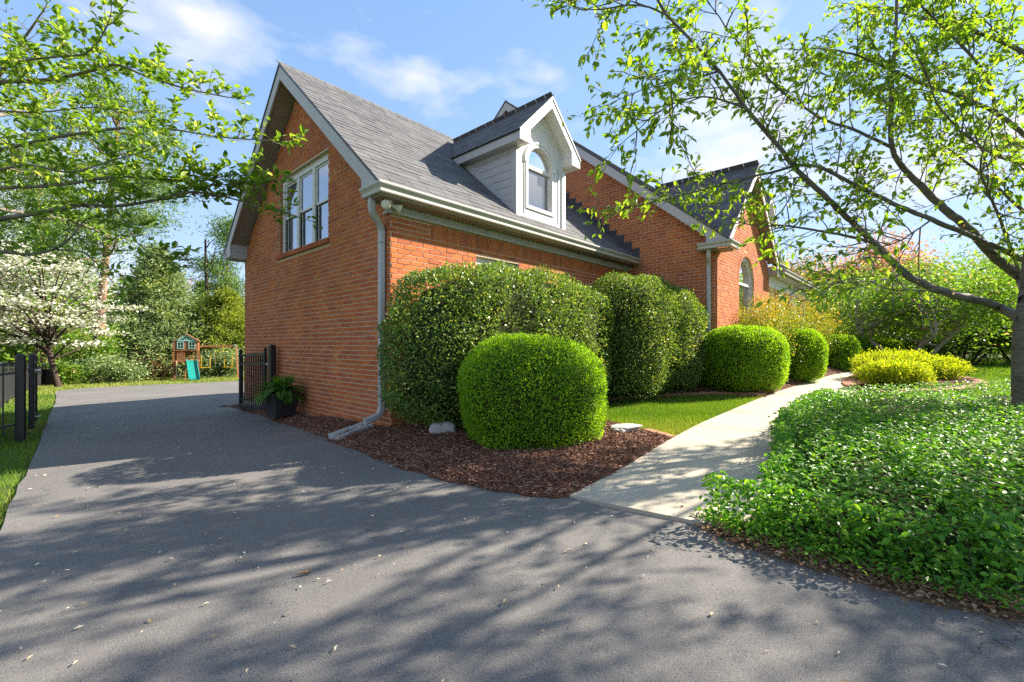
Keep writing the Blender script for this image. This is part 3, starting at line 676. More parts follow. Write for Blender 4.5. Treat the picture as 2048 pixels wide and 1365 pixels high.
MB().sweep([(RU + .075, .14, 2.872), (RU + .075, -.2355, 2.872), (MU - .003, -.2355, 2.872)], KP).build('gutter', MT['gutter'], house)
MB().sweep([(RU + .075, GV + .24, 2.872), (RU + .075, GV + .13, 2.872)], KP).build('gutter', MT['gutter'], house)
MB().box(RU + .04, MU, GV + .215, GV + .235, 2.855, 2.985).build('fascia', MT['trim'], house); MB().box(RU + .04, MU, GV + .002, GV + .214, 2.845, 2.862).build('soffit', MT['soffit'], house)
# downspouts
rr = lambda a, b, c=.016: [(a / 2 * sx - (c if k else 0) * sx, b / 2 * sy - (0 if k else c) * sy) for sx, sy, ks in ((1, 1, (0, 1)), (-1, 1, (1, 0)), (-1, -1, (0, 1)), (1, -1, (1, 0))) for k in ks]
def spout(path, straps=()):
    P_ = smoothpath(path, 5); o = MB().sweep(P_, rr(.085, .07), up=(.15, 1, 0)).build('downspout', MT['spout'], house, smooth=False); return o
spout([(-.26, .02, 2.875), (-.262, .02, 2.80), (-.235, .04, 2.70), (-.11, .105, 2.60), (-.062, .125, 2.52), (-.058, .125, 2.42), (-.058, .125, 1.3), (-.058, .125, .30), (-.062, .125, .19), (-.11, .125, .10), (-.30, .125, .045)])
for z in (2.36, 1.15): MB().box(-.104, -.012, .08, .17, z, z + .004).build('joint', MT['spout'], house)
spout([(MU - .20, -1.90, 2.97), (MU - .20, -1.90, 2.88), (MU - .185, -1.89, 2.80), (MU - .085, -1.86, 2.70), (MU - .06, -1.855, 2.62), (MU - .058, -1.855, 2.5), (MU - .058, -1.855, 1.2), (MU - .058, -1.855, .3)])
# ------------------------------------------------------------------ main roof
RM = MU - .30
mb = MB(); vq = (CGZ - MZ) / MS + ME
mb.prism([(RM, ME, MZ), (6.28, ME, MZ), (CG, vq, CGZ), (CG, MRV, mtop(MRV)), (RM, MRV, mtop(MRV))], (0, 0, -.03)); mb.prism([(10.6, ME, MZ), (MEND + .3, ME, MZ), (MEND + .3, MRV, mtop(MRV)), (CG, MRV, mtop(MRV)), (CG, vq, CGZ)], (0, 0, -.03))
mb.prism([(RM, 2 * MRV - ME, MZ), (RM, MRV, mtop(MRV)), (MEND + .3, MRV, mtop(MRV)), (MEND + .3, 2 * MRV - ME, MZ)], (0, 0, -.03))
roofM = mb.build('main_roof', MT['shingle'], house)
CF, CE = -2.25, CG - 2.24
mb = MB()
for s in (-1, 1):
    ue = CG + s * 2.24; ve_ = (cgt(ue) - MZ) / MS + ME; vr_ = (CGZ - MZ) / MS + ME
    mb.prism([(CG, CF, CGZ), (ue, CF, cgt(ue)), (ue, max(ve_, CF + .02), cgt(ue)), (CG, vr_ + .05, CGZ)], (0, 0, -.03))
roofC = mb.build('cross_gable_roof', MT['shingle'], house)
shingles(roofM, (RM - .015, ME - .03, MZ + .002 - .03 * MS), (1, 0, 0), (0, 1, MS), (MRV - ME) * math.hypot(1, MS), lambda t: (0, MEND + .3 - RM), keep=lambda p: p[2] > cgt(p[0]) - .03 or abs(p[0] - CG) > 2.24)
for s in (-1, 1):
    ue = CG + s * 2.24; sl_ = math.hypot(1, CGS)
    depth = lambda t, s=s: ((cgt(CG + s * (2.24 - t / sl_)) - MZ) / MS + ME) - CF
    if s > 0: shingles(roofC, (ue, CF, cgt(ue)), (0, 1, 0), (-1, 0, CGS), 2.24 * sl_, lambda t: (-.015, max(.05, depth(t))))
    else: shingles(roofC, (ue, CF, cgt(ue)), (0, -1, 0), (1, 0, CGS), 2.24 * sl_, lambda t: (-max(.05, depth(t)), .015))
ridge_caps(roofM, (RM, MRV, mtop(MRV) + .004), (MEND + .3, MRV, mtop(MRV) + .004), MS); ridge_caps(roofC, (CG, CF, CGZ + .004), (CG, .4, CGZ + .004), CGS)
rake('m', RM + .002, mtop, ME + .05, MRV, MU, lo_z=3.05); rake('n', RM + .002, mtop, 2 * MRV - ME - .05, MRV, MU, lo_z=2.95)
for s in (-1, 1):                                       # cross gable rakes
    z = lambda u: cgt(u) - .034
    ue = CG + s * 2.22; b = CG + s * 1.95
    poly = [(ue, CF + .002, z(ue) - .02), (b, CF + .002, z(ue) - .02), (b, CF + .002, z(b) - .19), (CG, CF + .002, z(CG) - .19), (CG, CF + .002, z(CG)), (ue, CF + .002, z(ue))]
    if s > 0: poly = [(ue, CF + .002, z(ue) - .25), (b, CF + .002, z(ue) - .25), (b, CF + .002, z(b) - .19), (CG, CF + .002, z(CG) - .19), (CG, CF + .002, z(CG)), (ue, CF + .002, z(ue))]
    MB().prism(poly, (0, .028, 0)).build('rake_board', MT['trim_light'], house, bevel=.004)
    MB().prism([(b, CF + .031, z(b) - .16), (CG, CF + .031, z(CG) - .16), (CG, -2.002, z(CG) - .16), (b, -2.002, z(b) - .16)], (0, 0, .012)).build('rake_soffit', MT['soffit'], house)
    MB().bar((ue, CF + .01, z(ue) + .018), (CG, CF + .01, z(CG) + .018), .05, .03).build('drip_edge', MT['flash'], house)
MB().box(CG + 1.96, CG + 2.21, CF + .031, -2.001, 2.90, 3.12).build('eave_box', MT['trim'], house)
MB().sweep([(RM + .07, -1.72, 2.955), (RM + .07, -2.28, 2.955), (6.62, -2.28, 2.955)], KP).build('gutter', MT['gutter'], house)
MB().sweep([(CG + 2.24, -2.28, 2.955), (MEND + .3, -2.28, 2.955)], KP).build('gutter', MT['gutter'], house)
MB().box(RM + .06, 6.55, -2.26, -2.0, 2.93, 2.945).box(RM + .06, MU - .002, -1.999, -1.7, 2.93, 2.945).build('soffit', MT['soffit'], house)
MB().box(RM + .09, 6.5, -2.272, -2.262, 2.935, 3.05).build('fascia', MT['trim'], house)
MB().box(CGW + .02, MEND + .28, -2.262, -1.76, 2.93, 2.945).box(CGW + .01, MEND, -1.759, -.01, 2.93, 2.945).build('porch_ceiling', MT['white'], house)
MB().box(CGW + .02, MEND + .28, -2.274, -2.264, 2.935, 3.05).build('fascia', MT['trim'], house)
MB().box(CGW + .01, MEND, -1.99, -1.78, 2.62, 2.929).build('porch_beam', MT['white'], house, bevel=.006)
MB().box(CGW + .01, MEND + .1, -2.2, -.01, -.3, .22).build('porch_floor', MT['concrete'], house)
def lathe(prof, n=20):
    V = [(r * math.cos(2 * math.pi * j / n), r * math.sin(2 * math.pi * j / n), z) for r, z in prof for j in range(n)]; m = len(prof)
    F = [(i * n + j, i * n + (j + 1) % n, (i + 1) * n + (j + 1) % n, (i + 1) * n + j) for i in range(m - 1) for j in range(n)] + [tuple(range(n))[::-1], tuple((m - 1) * n + j for j in range(n))]
    return V, F
def px_on_v(px, v):                                     # u of the vertical plane v under a photo column
    rx = (px - CXP) / FPX; r = np.array([rx, 1, 0]); t = (v - (-HC) @ dA) / (r @ dA); return float((r * t - HC) @ dB)
for px in (1558, 1583, 1604):
    u = px_on_v(px, -1.885); V, F = lathe([(.15, .22), (.15, .30), (.12, .32), (.115, .36), (.10, 2.50), (.115, 2.53), (.135, 2.57), (.135, 2.62)])
    o = MB().add([(x + u, y - 1.885, z) for x, y, z in V], F).build('porch_column', MT['white'], house)
    o.data.polygons.foreach_set('use_smooth', [True] * len(o.data.polygons))
# step flashing up the side wall
vv = -.30
for i in range(14):
    z = gtop(vv); q = .20
    MB().box(MU - .012, MU - .0085, vv, vv + q, z - .04, gtop(vv + q) + .10 + .012 * (i % 3)).build('step_flashing', MT['flash'], house); vv += q * .985
# ------------------------------------------------------------------ windows
def window(parent, loc, rz, wd, ht, units=1, recess=.06, name='window', mull=.10, cas=.09, white=True, screen=True):
    """local frame: x along the wall from the window centre, y outwards, z up from the sill"""
    x = wd / 2; y0, y1 = -.10, -recess + .01
    f = MB(); f.box(-x, -x + cas, y0, y1, 0, ht); f.box(x - cas, x, y0, y1, 0, ht); f.box(-x + cas, x - cas, y0, y1, ht - cas * 1.15, ht); f.box(-x + cas, x - cas, y0, y1 + .004, 0, .035)
    w_ = f.build(name, MT['trim_light'], parent, bevel=.003); w_.location = loc; w_.rotation_euler = (0, 0, rz)
    uw = (wd - 2 * cas - (units - 1) * mull) / units; top = ht - cas * 1.15
    for i in range(units):
        a = -x + cas + i * (uw + mull); b = a + uw
        if i: MB().box(a - mull, a, y0, y1 - .002, .036, top - .001).build('mullion', MT['trim_light'], w_, bevel=.003)
        mid = .036 + (top - .036) * .5; fr = .032; yy = y1 - .03
        u_ = MB(); u_.box(a + .001, a + fr, yy - .02, yy, mid, top - .001); u_.box(b - fr, b - .001, yy - .02, yy, mid, top - .001); u_.box(a + fr, b - fr, yy - .02, yy, top - fr, top - .001); u_.box(a + fr, b - fr, yy - .02, yy, mid, mid + fr)
        u_.build('upper_sash', MT['white'], w_)
        MB().box(a + fr, b - fr, yy - .014, yy - .009, mid + fr, top - fr).build('pane', MT['glass'], w_)
        l_ = MB(); yl = yy - .022; l_.box(a + .001, a + fr, yl - .02, yl, .037, mid + fr * .6); l_.box(b - fr, b - .001, yl - .02, yl, .037, mid + fr * .6); l_.box(a + fr, b - fr, yl - .02, yl, .037, .037 + fr * 1.4); l_.box(a + fr, b - fr, yl - .02, yl, mid, mid + fr * .6)
        l_.build('lower_sash', MT['white'], w_)
        MB().box(a + fr, b - fr, yl - .014, yl - .009, .037 + fr * 1.4, mid).build('pane', MT['glass'], w_)
        if screen: MB().box(a + .002, a + .02, yy - .015, yy + .004, .038, mid).box(b - .02, b - .002, yy - .015, yy + .004, .038, mid).build('screen_frame', MT['screen'], w_)
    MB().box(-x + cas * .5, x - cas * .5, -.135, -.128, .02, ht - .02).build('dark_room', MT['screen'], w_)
    return w_
window(house, (0, (WV0 + WV1) / 2, WZ0), math.pi / 2, WV1 - WV0, WZ1 - WZ0, 3, .07)
window(house, ((FW0 + FW1) / 2, 0, FZ0), math.pi, FW1 - FW0, FZ1 - FZ0, 1, .07)
def arch_ring(cx, y0, y1, z, r0, r1, a0=0, a1=math.pi, n=18):
    V, F = [], []
    for i in range(n + 1):
        t = a0 + (a1 - a0) * i / n; c, s = math.cos(t), math.sin(t)
        V += [(cx + r0 * c, y0, z + r0 * s), (cx + r1 * c, y0, z + r1 * s), (cx + r1 * c, y1, z + r1 * s), (cx + r0 * c, y1, z + r0 * s)]
    for i in range(n):
        b = i * 4
        for k in range(4): F.append((b + k, b + (k + 1) % 4, b + 4 + (k + 1) % 4, b + 4 + k))
    F += [(0, 3, 2, 1), (4 * n, 4 * n + 1, 4 * n + 2, 4 * n + 3)]
    return V, F
def arch_window(parent, loc, r, spring, name='arched_window', ring=.07, proud=0.0, fm='trim', sill=0.0):
    """arched opening of half width r, spring line at z; faces -y"""
    f = MB(); d0, d1 = -proud, .10
    V, F = arch_ring(0, d0, d1, spring, r - ring, r); f.add(V, F); f.box(-r, -r + ring, d0, d1, sill, spring); f.box(r - ring, r, d0, d1, sill, spring); f.box(-r + ring, r - ring, d0 - .003, d1, sill, sill + ring)
    w_ = f.build(name, MT[fm], parent, bevel=.003); w_.location = loc
    q = r - ring
    V, F = arch_ring(0, .045, .075, spring, q - .032, q); m = MB().add(V, F); m.box(-q, q, .030, .078, spring - .06, spring - .001); m.build('upper_sash', MT['trim_light'], w_)
    m = MB(); m.box(-q, -q + .035, .06, .09, sill + ring, spring - .061); m.box(q - .035, q, .06, .09, sill + ring, spring - .061); m.box(-q + .035, q - .035, .06, .09, sill + ring, sill + ring + .04); m.build('lower_sash', MT['trim_light'], w_)
    pts = [((q - .03) * math.cos(t), .066, spring + (q - .03) * math.sin(t)) for t in np.linspace(0, math.pi, 18)]
    MB().prism(pts, (0, .006, 0)).build('pane', MT['glass'], w_)
    MB().box(-q + .03, q - .03, .074, .08, sill + ring + .03, spring - .055).build('pane', MT['glass'], w_)
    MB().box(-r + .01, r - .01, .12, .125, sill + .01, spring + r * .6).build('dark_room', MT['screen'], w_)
    return w_
aw = arch_window(house, (CG, -1.95, 0), AR - .004, AZ, ring=.075, fm='trim_light', sill=.755)
# ------------------------------------------------------------------ dormer
def dormer(parent, loc, slope, nm='dormer'):
    H, EV, RZ, HW, OV = .69, 1.32, 2.19, .878, -.25     # half width of the face, eave and ridge heights, roof half width, overhang
    ds = (RZ - EV) / HW; rt = lambda x: RZ - ds * abs(x)
    cxw, rw, sp = -.05, .405, .965
    f = MB(); ut = lambda x: rt(x) - .05
    zb = -.12
    f.prism([(-H, 0, zb), (cxw - rw, 0, zb), (cxw - rw, 0, sp), (-H, 0, sp)], (0, .06, 0)); f.prism([(cxw + rw, 0, zb), (H, 0, zb), (H, 0, sp), (cxw + rw, 0, sp)], (0, .06, 0)); f.box(cxw - rw, cxw + rw, 0, .06, zb, .16)
    la = [(cxw + rw * math.cos(t), 0, sp + rw * math.sin(t)) for t in np.linspace(math.pi, math.pi / 2, 12)]; ra = [(2 * cxw - p[0], 0, p[2]) for p in la]
    f.prism(la + [(cxw, 0, ut(cxw)), (-H, 0, ut(H)), (-H, 0, sp)], (0, .06, 0)); f.prism(ra + [(cxw, 0, ut(cxw)), (0, 0, ut(0)), (H, 0, ut(H)), (H, 0, sp)], (0, .06, 0))
    d = f.build(nm, MT['trim_light'], parent); d.location = loc
    for s in (-1, 1):                                   # corner boards, casing, cheeks
        a, b = sorted((s * (H - .095), s * (H + .012))); MB().box(a, b, -.022, -.001, zb + .02, EV - .10).build('corner_board', MT['trim_light'], d, bevel=.003)
        a, b = sorted((s * (H + .001), s * (H + .02))); MB().box(a, b, -.021, .10, 0, EV - .15).build('corner_board', MT['trim'], d)
        y1 = (EV - .1) / slope; x0, x1 = sorted((s * (H - .02), s * H)); MB().prism([(x0, .06, -.1), (x0, .06, EV - .05), (x0, y1 + .1, EV - .05)], (x1 - x0, 0, 0)).build('cheek', MT['trim'], d)
        k = 0; z = .10
        while z < EV - .18:                             # lap siding
            zt = min(z + .138, EV - .16); ya, yb = (z / slope), (zt / slope)
            m = MB(); xs = (H + .001, H + .014, H + .004)
            m.add([(s * xs[0], .10, z), (s * xs[1], .10, z), (s * xs[2], .10, zt), (s * xs[0], max(.11, ya - .02), z), (s * xs[1], max(.11, ya - .02), z), (s * xs[2], max(.12, yb - .02), zt), (s * xs[0], .10, zt), (s * xs[0], max(.12, yb - .02), zt)],
                  [(1, 4, 5, 2), (0, 3, 4, 1), (0, 1, 2, 6), (3, 7, 5, 4), (2, 5, 7, 6)])
            if ya > .12: m.build('siding_board', MT['trim'], d)
            z += .138
        MB().bar((s * (H + .017), .06, .09), (s * (H + .017), (EV - .14) / slope, EV - .05), .022, .11, up=(0, -slope, 1)).build('skirt_board', MT['trim'], d)
        MB().box(min(s * (H + .001), s * (H + .02)), max(s * (H + .001), s * (H + .02)), .10, (EV - .1) / slope, EV - .24, EV - .13).build('frieze_board', MT['trim'], d)
        # roof slope
        yr, ye = RZ / slope, EV / slope
        m = MB(); m.prism([(0, OV, RZ), (s * HW, OV, EV), (s * HW, ye + .03, EV), (0, yr + .03, RZ)], (0, 0, -.03)); r_ = m.build('dormer_roof', MT['shingle'], d)
        sl_ = math.hypot(1, ds); dep = lambda t: ((EV + ds * t / sl_) / slope) - OV
        if s > 0: shingles2(r_, (HW + .02, OV, EV - .02 * ds + .002), (0, 1, 0), (-1, 0, ds), HW * sl_, lambda t: (-.012, dep(t)))
        else: shingles2(r_, (-HW - .02, OV, EV - .02 * ds + .002), (0, -1, 0), (1, 0, ds), HW * sl_, lambda t: (-dep(t), .012))
        # fascia, soffit, rake
        a, b = sorted((s * (HW - .03), s * (HW - .012))); MB().box(a, b, OV + .03, (EV - .05) / slope, EV - .165, EV - .03).build('fascia', MT['trim'], d)
        a, b = sorted((s * (H + .02), s * (HW - .031))); MB().box(a, b, OV + .03, (EV - .15) / slope, EV - .165, EV - .15).build('soffit', MT['trim'], d)
        ib = s * .60
        poly = [(s * (HW - .01), OV + .001, EV - .165), (ib, OV + .001, EV - .165), (ib, OV + .001, rt(ib) - .20), (0, OV + .001, RZ - .20), (0, OV + .001, RZ - .032), (s * (HW - .01), OV + .001, EV - .025)]
        MB().prism(poly, (0, .026, 0)).build('rake_board', MT['trim_light'], d, bevel=.003)
        a, b = sorted((ib, s * (HW - .032))); MB().box(a, b, OV + .028, -.023, EV - .163, EV - .155).build('eave_box', MT['trim_light'], d)
        a, b = sorted((ib, ib + s * .012)); MB().box(a, b, OV + .028, -.002, EV - .154, rt(ib) - .17).build('eave_box', MT['trim_light'], d)
        MB().prism([(ib, OV + .028, rt(ib) - .18), (0, OV + .028, RZ - .18), (0, -.001, RZ - .18), (ib, -.001, rt(ib) - .18)], (0, 0, .012)).build('rake_soffit', MT['trim_light'], d)
        MB().bar((s * HW, OV + .012, EV - .018), (0, OV + .012, RZ - .018), .05, .028).build('drip_edge', MT['flash'], d)
        a, b = sorted((s * (H - .20), s * (H - .19))); MB().box(a, b, -.012, -.001, .06, sp + .12).build('panel_groove', MT['trim'], d)
    aw_ = arch_window(d, (cxw, 0, 0), rw, sp, ring=.06, proud=.02, fm='trim_light', sill=.165)
    V, F = arch_ring(cxw, -.035, -.002, sp, rw + .001, rw + .04); MB().add(V, F).build('arch_moulding', MT['trim_light'], d, bevel=.004)
    ridge_caps(d, (0, OV, RZ + .004), (0, RZ / slope, RZ + .004), ds)
    return d
def shingles2(part, *a):                                # joined tabs for the small roofs
    shingles(part, *a)
dormer(house, (DU, 0, gtop(0)), GS)
dormer(house, (15.5, -.75, mtop(-.75)), MS)
# floodlight under the corner soffit
fl = MB(); V, F = lathe([(.055, -.022), (.055, 0)], 16); fl.add([(x - .10, y - .10, z + 2.844) for x, y, z in V], F); flo = fl.build('floodlight', MT['white'], house)
for (dx, dy, dz, ox, oy) in ((-.62, -.62, -.35, -.12, -.12), (.75, -.45, -.35, -.04, -.11)):
    ax_ = np.array([dx, dy, dz]); ax_ /= np.linalg.norm(ax_); q = Vector(ax_).to_track_quat('Z', 'Y').to_matrix(); V, F = lathe([(.014, -.02), (.018, .0), (.024, .03), (.056, .09), (.06, .105), (.05, .114), (.0, .118)], 18)
    P0 = np.array([ox, oy, 2.80]); MB().add([tuple(np.array(q @ Vector(p)) + P0) for p in V], F).build('lamp_head', MT['bulb'], flo, smooth=True)
    MB().bar((ox * .6 - .04, -.10, 2.825), P0 + ax_ * .0, .02, .02).build('lamp_arm', MT['white'], flo)
# ------------------------------------------------------------------ gates and black metal fences
def zw(p): return float(gz(p[0], p[1]))
def round_post(name, parent, p, h, w_, below=.05, cap=True, loc=False):
    m = MB(); x, y = p[0], p[1]; z0 = p[2] - below
    c = w_ * .18; sq = [(-w_ / 2 + c, -w_ / 2), (w_ / 2 - c, -w_ / 2), (w_ / 2, -w_ / 2 + c), (w_ / 2, w_ / 2 - c), (w_ / 2 - c, w_ / 2), (-w_ / 2 + c, w_ / 2), (-w_ / 2, w_ / 2 - c), (-w_ / 2, -w_ / 2 + c)]
    m.prism([(x + a, y + b, z0) for a, b in sq], (0, 0, h + below))
    o = m.build(name, MT['black'], parent)
    if cap:
        cp = MB(); prof = [(1.06, 0), (1.06, .018), (.95, .035), (.65, .052), (.0, .06)]; V, F = [], []
        for s, z in prof: V += [(x + a * s, y + b * s, p[2] + h + .0005 + z) for a, b in sq]
        for i in range(len(prof) - 1):
            for j in range(8): F.append((i * 8 + j, i * 8 + (j + 1) % 8, (i + 1) * 8 + (j + 1) % 8, (i + 1) * 8 + j))
        F.append(tuple(range(8))[::-1]); cp.add(V, F).build('post_cap', MT['black'], o)
    return o
pick_me = {}
def picket_mesh(h, w_=.018):
    k = round(h, 3)
    if k not in pick_me:
        m = MB().box(-w_ / 2, w_ / 2, -w_ / 2, w_ / 2, 0, h); me = bpy.data.meshes.new('picket'); me.from_pydata(m.v, [], m.f); me.update(); me.materials.append(MT['black']); pick_me[k] = me
    return pick_me[k]
def panel(parent, a, b, zs, rails, h0, h1, sp, rail_h=.032, rail_w=.028, flat=0):
    """rails and pickets between ground points a and b (local to the parent at the origin)"""
    a = np.array(a, float); b = np.array(b, float); Ln = np.linalg.norm(b[:2] - a[:2]); t = (b - a) / Ln
    for r_ in rails: MB().bar(a + np.array([0, 0, r_]), b + np.array([0, 0, r_]), rail_w, rail_h).build('rail', MT['black'], parent)
    n = max(1, int(Ln / sp)); ang = math.atan2(t[1], t[0])
    for i in range(1, n):
        p = a + (b - a) * i / n; o = bpy.data.objects.new('picket', picket_mesh(h1 - h0)); COL.objects.link(o); o.parent = parent; o.location = (p[0], p[1], p[2] + h0); o.rotation_euler = (0, 0, ang)
FG = 'black metal driveway gate and fence pieces'
# post and open gate leaf against the garage
p0 = W(-.13, 3.80); p0[2] = zw(p0) + .06
gp = empty('gate_post', p0, HANG, 'square black gate post standing against the brick wall beside the fern planter', 'post')
round_post('post', gp, (0, 0, 0), 1.17, .12)
g0 = W(-.17, 4.04); g1 = W(-.27, 5.12)
g0[2] = zw(g0) - .01; g1[2] = zw(g1) - .01
ang = math.atan2(g1[1] - g0[1], g1[0] - g0[0])
gt = empty('driveway_gate', g0, ang, 'black picket gate leaf folded open along the brick garage wall', 'gate')
GLn = float(np.linalg.norm(g1[:2] - g0[:2])); dzg = g1[2] - g0[2]
round_post('stile', gt, (0, 0, .04), 1.16, .05, .0); round_post('stile', gt, (GLn, 0, .04 + dzg), 1.16, .06, .0)
for r_, hh in ((1.13, .05), (.95, .04), (.24, .05)): MB().bar((.026, 0, r_), (GLn - .03, 0, r_ + dzg), .032, hh).build('rail', MT['black'], gt)
MB().bar((.026, 0, .09), (GLn - .03, 0, .09 + dzg), .045, .12).build('bottom_rail', MT['black'], gt, bevel=.005)
n = int(GLn / .092)
for i in range(1, n):
    o = bpy.data.objects.new('picket', picket_mesh(1.0, .019)); COL.objects.link(o); o.parent = gt; o.location = (GLn * i / n, 0, .13 + dzg * i / n)
MB().box(.10, .30, -.06, -.03, .90, 1.02).build('latch_box', MT['black'], gt)
hb = MB().bar((-.02, .0, .93), (-.14, .0, .95), .02, .03); hb.build('hinge', MT['steel'], gt)
# left side: post, open leaf seen on its edge, fence running away
pL = G(41, 881); pst = empty('gate_post', pL, HANG, 'thick black gate post in the grass on the far side of the driveway', 'post')
round_post('post', pst, (0, 0, 0), 1.13, .105)
pH = G(63, 866); lf = empty('driveway_gate', pH, math.atan2(dA[1], dA[0]) - .03, 'black gate leaf seen edge on, hinged to the thick post in the grass', 'gate')
round_post('stile', lf, (0, 0, .06), 1.09, .062, 0)
dz_ = zw(pH + dA * 1.45) - zw(pH)
round_post('stile', lf, (1.45, 0, .06 + dz_), 1.09, .062, 0)
for r_ in (1.08, .92, .20): MB().bar((.032, 0, r_), (1.42, 0, r_ + dz_), .03, .04).build('rail', MT['black'], lf)
for i in range(1, 14):
    o = bpy.data.objects.new('picket', picket_mesh(.95, .02)); COL.objects.link(o); o.parent = lf; o.location = (1.45 * i / 14, 0, .14 + dz_ * i / 14)
for zz in (.95, .24):
    MB().bar((0, -.10, zz + .01), (0, -.02, zz), .018, .02).build('hinge_arm', MT['steel'], lf); MB().box(-.036, .036, -.036, .036, zz - .03, zz + .03).build('hinge_band', MT['black'], lf)
f1 = empty('metal_fence', (0, 0, 0), 0, 'black picket fence running off from the thick gate post over the grass', 'fence')
q = pL - dB * 2.3; q[2] = pL[2] - .32
panel(f1, pL - dB * .05 + np.array([0, 0, -.0]), q, None, (1.06, .93, .22), .08, 1.06, .105)
round_post('post', f1, q, 1.13, .06)
# long fence down the lawn
f2 = empty('metal_fence', (0, 0, 0), 0, 'long black mesh backed picket fence along the left lawn edge with curved end', 'fence')
fb = smoothpath([G(-120, 900), G(-60, 852), G(0, 816), G(28, 797), G(55, 782), G(78, 773), G(92, 772), G(110, 772)], 2)
for i in range(len(fb) - 1):
    a, b = fb[i], fb[i + 1]; panel(f2, a, b, None, (.98, .86, .12), .05, 1.02, .115)
    round_post('post', f2, a, 1.06, .055)
    MB().prism([(a[0], a[1], a[2] + .06), (b[0], b[1], b[2] + .06), (b[0], b[1], b[2] + .84), (a[0], a[1], a[2] + .84)], (.004, .004, 0)).build('mesh_panel', MT['screen'], f2)
# ------------------------------------------------------------------ planter with fern
pp = W(-.36, 2.72); pp[2] = zw(pp) + .07
pot = empty('planter', pp, HANG + .12, 'black tapered square planter holding a fern on the mulch', 'planter')
m = MB(); a, b, h = .155, .215, .39; rng_ = [(a, 0), (b, h), (b - .025, h), (b - .03, h - .05)]
V, F = [], []
for s, z in rng_: V += [(-s, -s, z), (s, -s, z), (s, s, z), (-s, s, z)]
for i in range(len(rng_) - 1):
    for j in range(4): F.append((i * 4 + j, i * 4 + (j + 1) % 4, (i + 1) * 4 + (j + 1) % 4, (i + 1) * 4 + j))
F.append((0, 3, 2, 1)); m.add(V, F).build('pot', MT['planter'], pot, bevel=.006)
MB().box(-.183, .183, -.183, .183, h - .08, h - .045).build('potting_soil', MT['soil'], pot)
fern = empty('fern', pp + np.array([0, 0, .35]), 0, 'bushy green fern spilling over the black planter', 'fern')
FP, FD, FN, FS, ST = [], [], [], [], Tubes()
for i in range(95):
    az = rng.random() * 6.283; L_ = rng.uniform(.30, .52); el = rng.uniform(.35, 1.35); n = 16
    p = np.array([rng.normal(0, .05), rng.normal(0, .05), 0]); d = np.array([math.cos(az) * math.cos(el), math.sin(az) * math.cos(el), math.sin(el)]); pts = [p.copy()]
    for k in range(n):
        p = p + d * L_ / n; pts.append(p.copy()); d = d + np.array([0, 0, -.115]); d /= np.linalg.norm(d)
        sd = np.cross(d, [0, 0, 1.]); sd /= np.linalg.norm(sd) + 1e-6; upn = np.cross(sd, d)
        w_ = .075 * math.sin(math.pi * (k + 1.6) / (n + 2)) ** .8 * 1.0
        for s in (-1, 1): FP.append(p.copy()); FD.append(sd * s + d * .45); FN.append(upn); FS.append(w_)
    ST.add(pts, np.linspace(.004, .001, len(pts)), 3)
ST.build('stems', MT['l_fern'], fern); leaves('fronds', np.array(FP), np.array(FD), np.array(FN), np.array(FS), .42, MT['l_fern'], fern)
# ------------------------------------------------------------------ splash block, stones, brick edging
s0 = W(-.22, .16); s1 = G(668, 884); s0[2] = zw(s0) + .07; s1[2] = zw(s1) + .0
d_ = (s1 - s0); Ls = np.linalg.norm(d_[:2]); sb = empty('splash_block', s0, math.atan2(d_[1], d_[0]), 'long pale concrete splash block under the grey downspout', 'splash block')
dz_ = float(d_[2])
sl_ = dz_ / Ls
m = MB(); prof = [(-.11, .0), (-.11, .085), (-.08, .085), (-.065, .035), (.065, .035), (.08, .085), (.11, .085), (.11, .0)]
m.sweep([(.0, 0, 0), (Ls, 0, dz_)], prof).build('trough', MT['rock'], sb, bevel=.008)
def rock(name, label, p, size, seed, rz, cat='stone'):
    import bmesh
    bm = bmesh.new(); bmesh.ops.create_icosphere(bm, subdivisions=3, radius=1); me = bpy.data.meshes.new(name); bm.to_mesh(me); bm.free()
    n = len(me.vertices); V = np.zeros(n * 3, np.float32); me.vertices.foreach_get('co', V); V = V.reshape(-1, 3).astype(float)
    Q = np.sign(V) * np.abs(V) ** .62; Q = Q * (1 + .20 * sn(V, 1.9, seed) + .08 * sn(V, 6, seed + 1))[:, None]
    Q[:, 2] += .22 * Q[:, 0] * (Q[:, 2] > 0); Q *= np.array(size)
    me.vertices.foreach_set('co', Q.astype(np.float32).ravel()); me.update(); me.materials.append(MT['rock'])
    o = link(name, me); o.location = p; o.rotation_euler = (0, 0, rz); return tag(o, label, cat)
pr = G(884, 884); rock('stone', 'pale grey angular rock on the mulch beside the clipped boxwood', pr + np.array([0, 0, .14]), (.15, .095, .085), 3, .25)
pr = G(1250, 874); rock('stone', 'flat pale weathered slab of stone sunk in the mulch near the walkway', pr + np.array([0, 0, .105]), (.19, .13, .03), 9, .5)
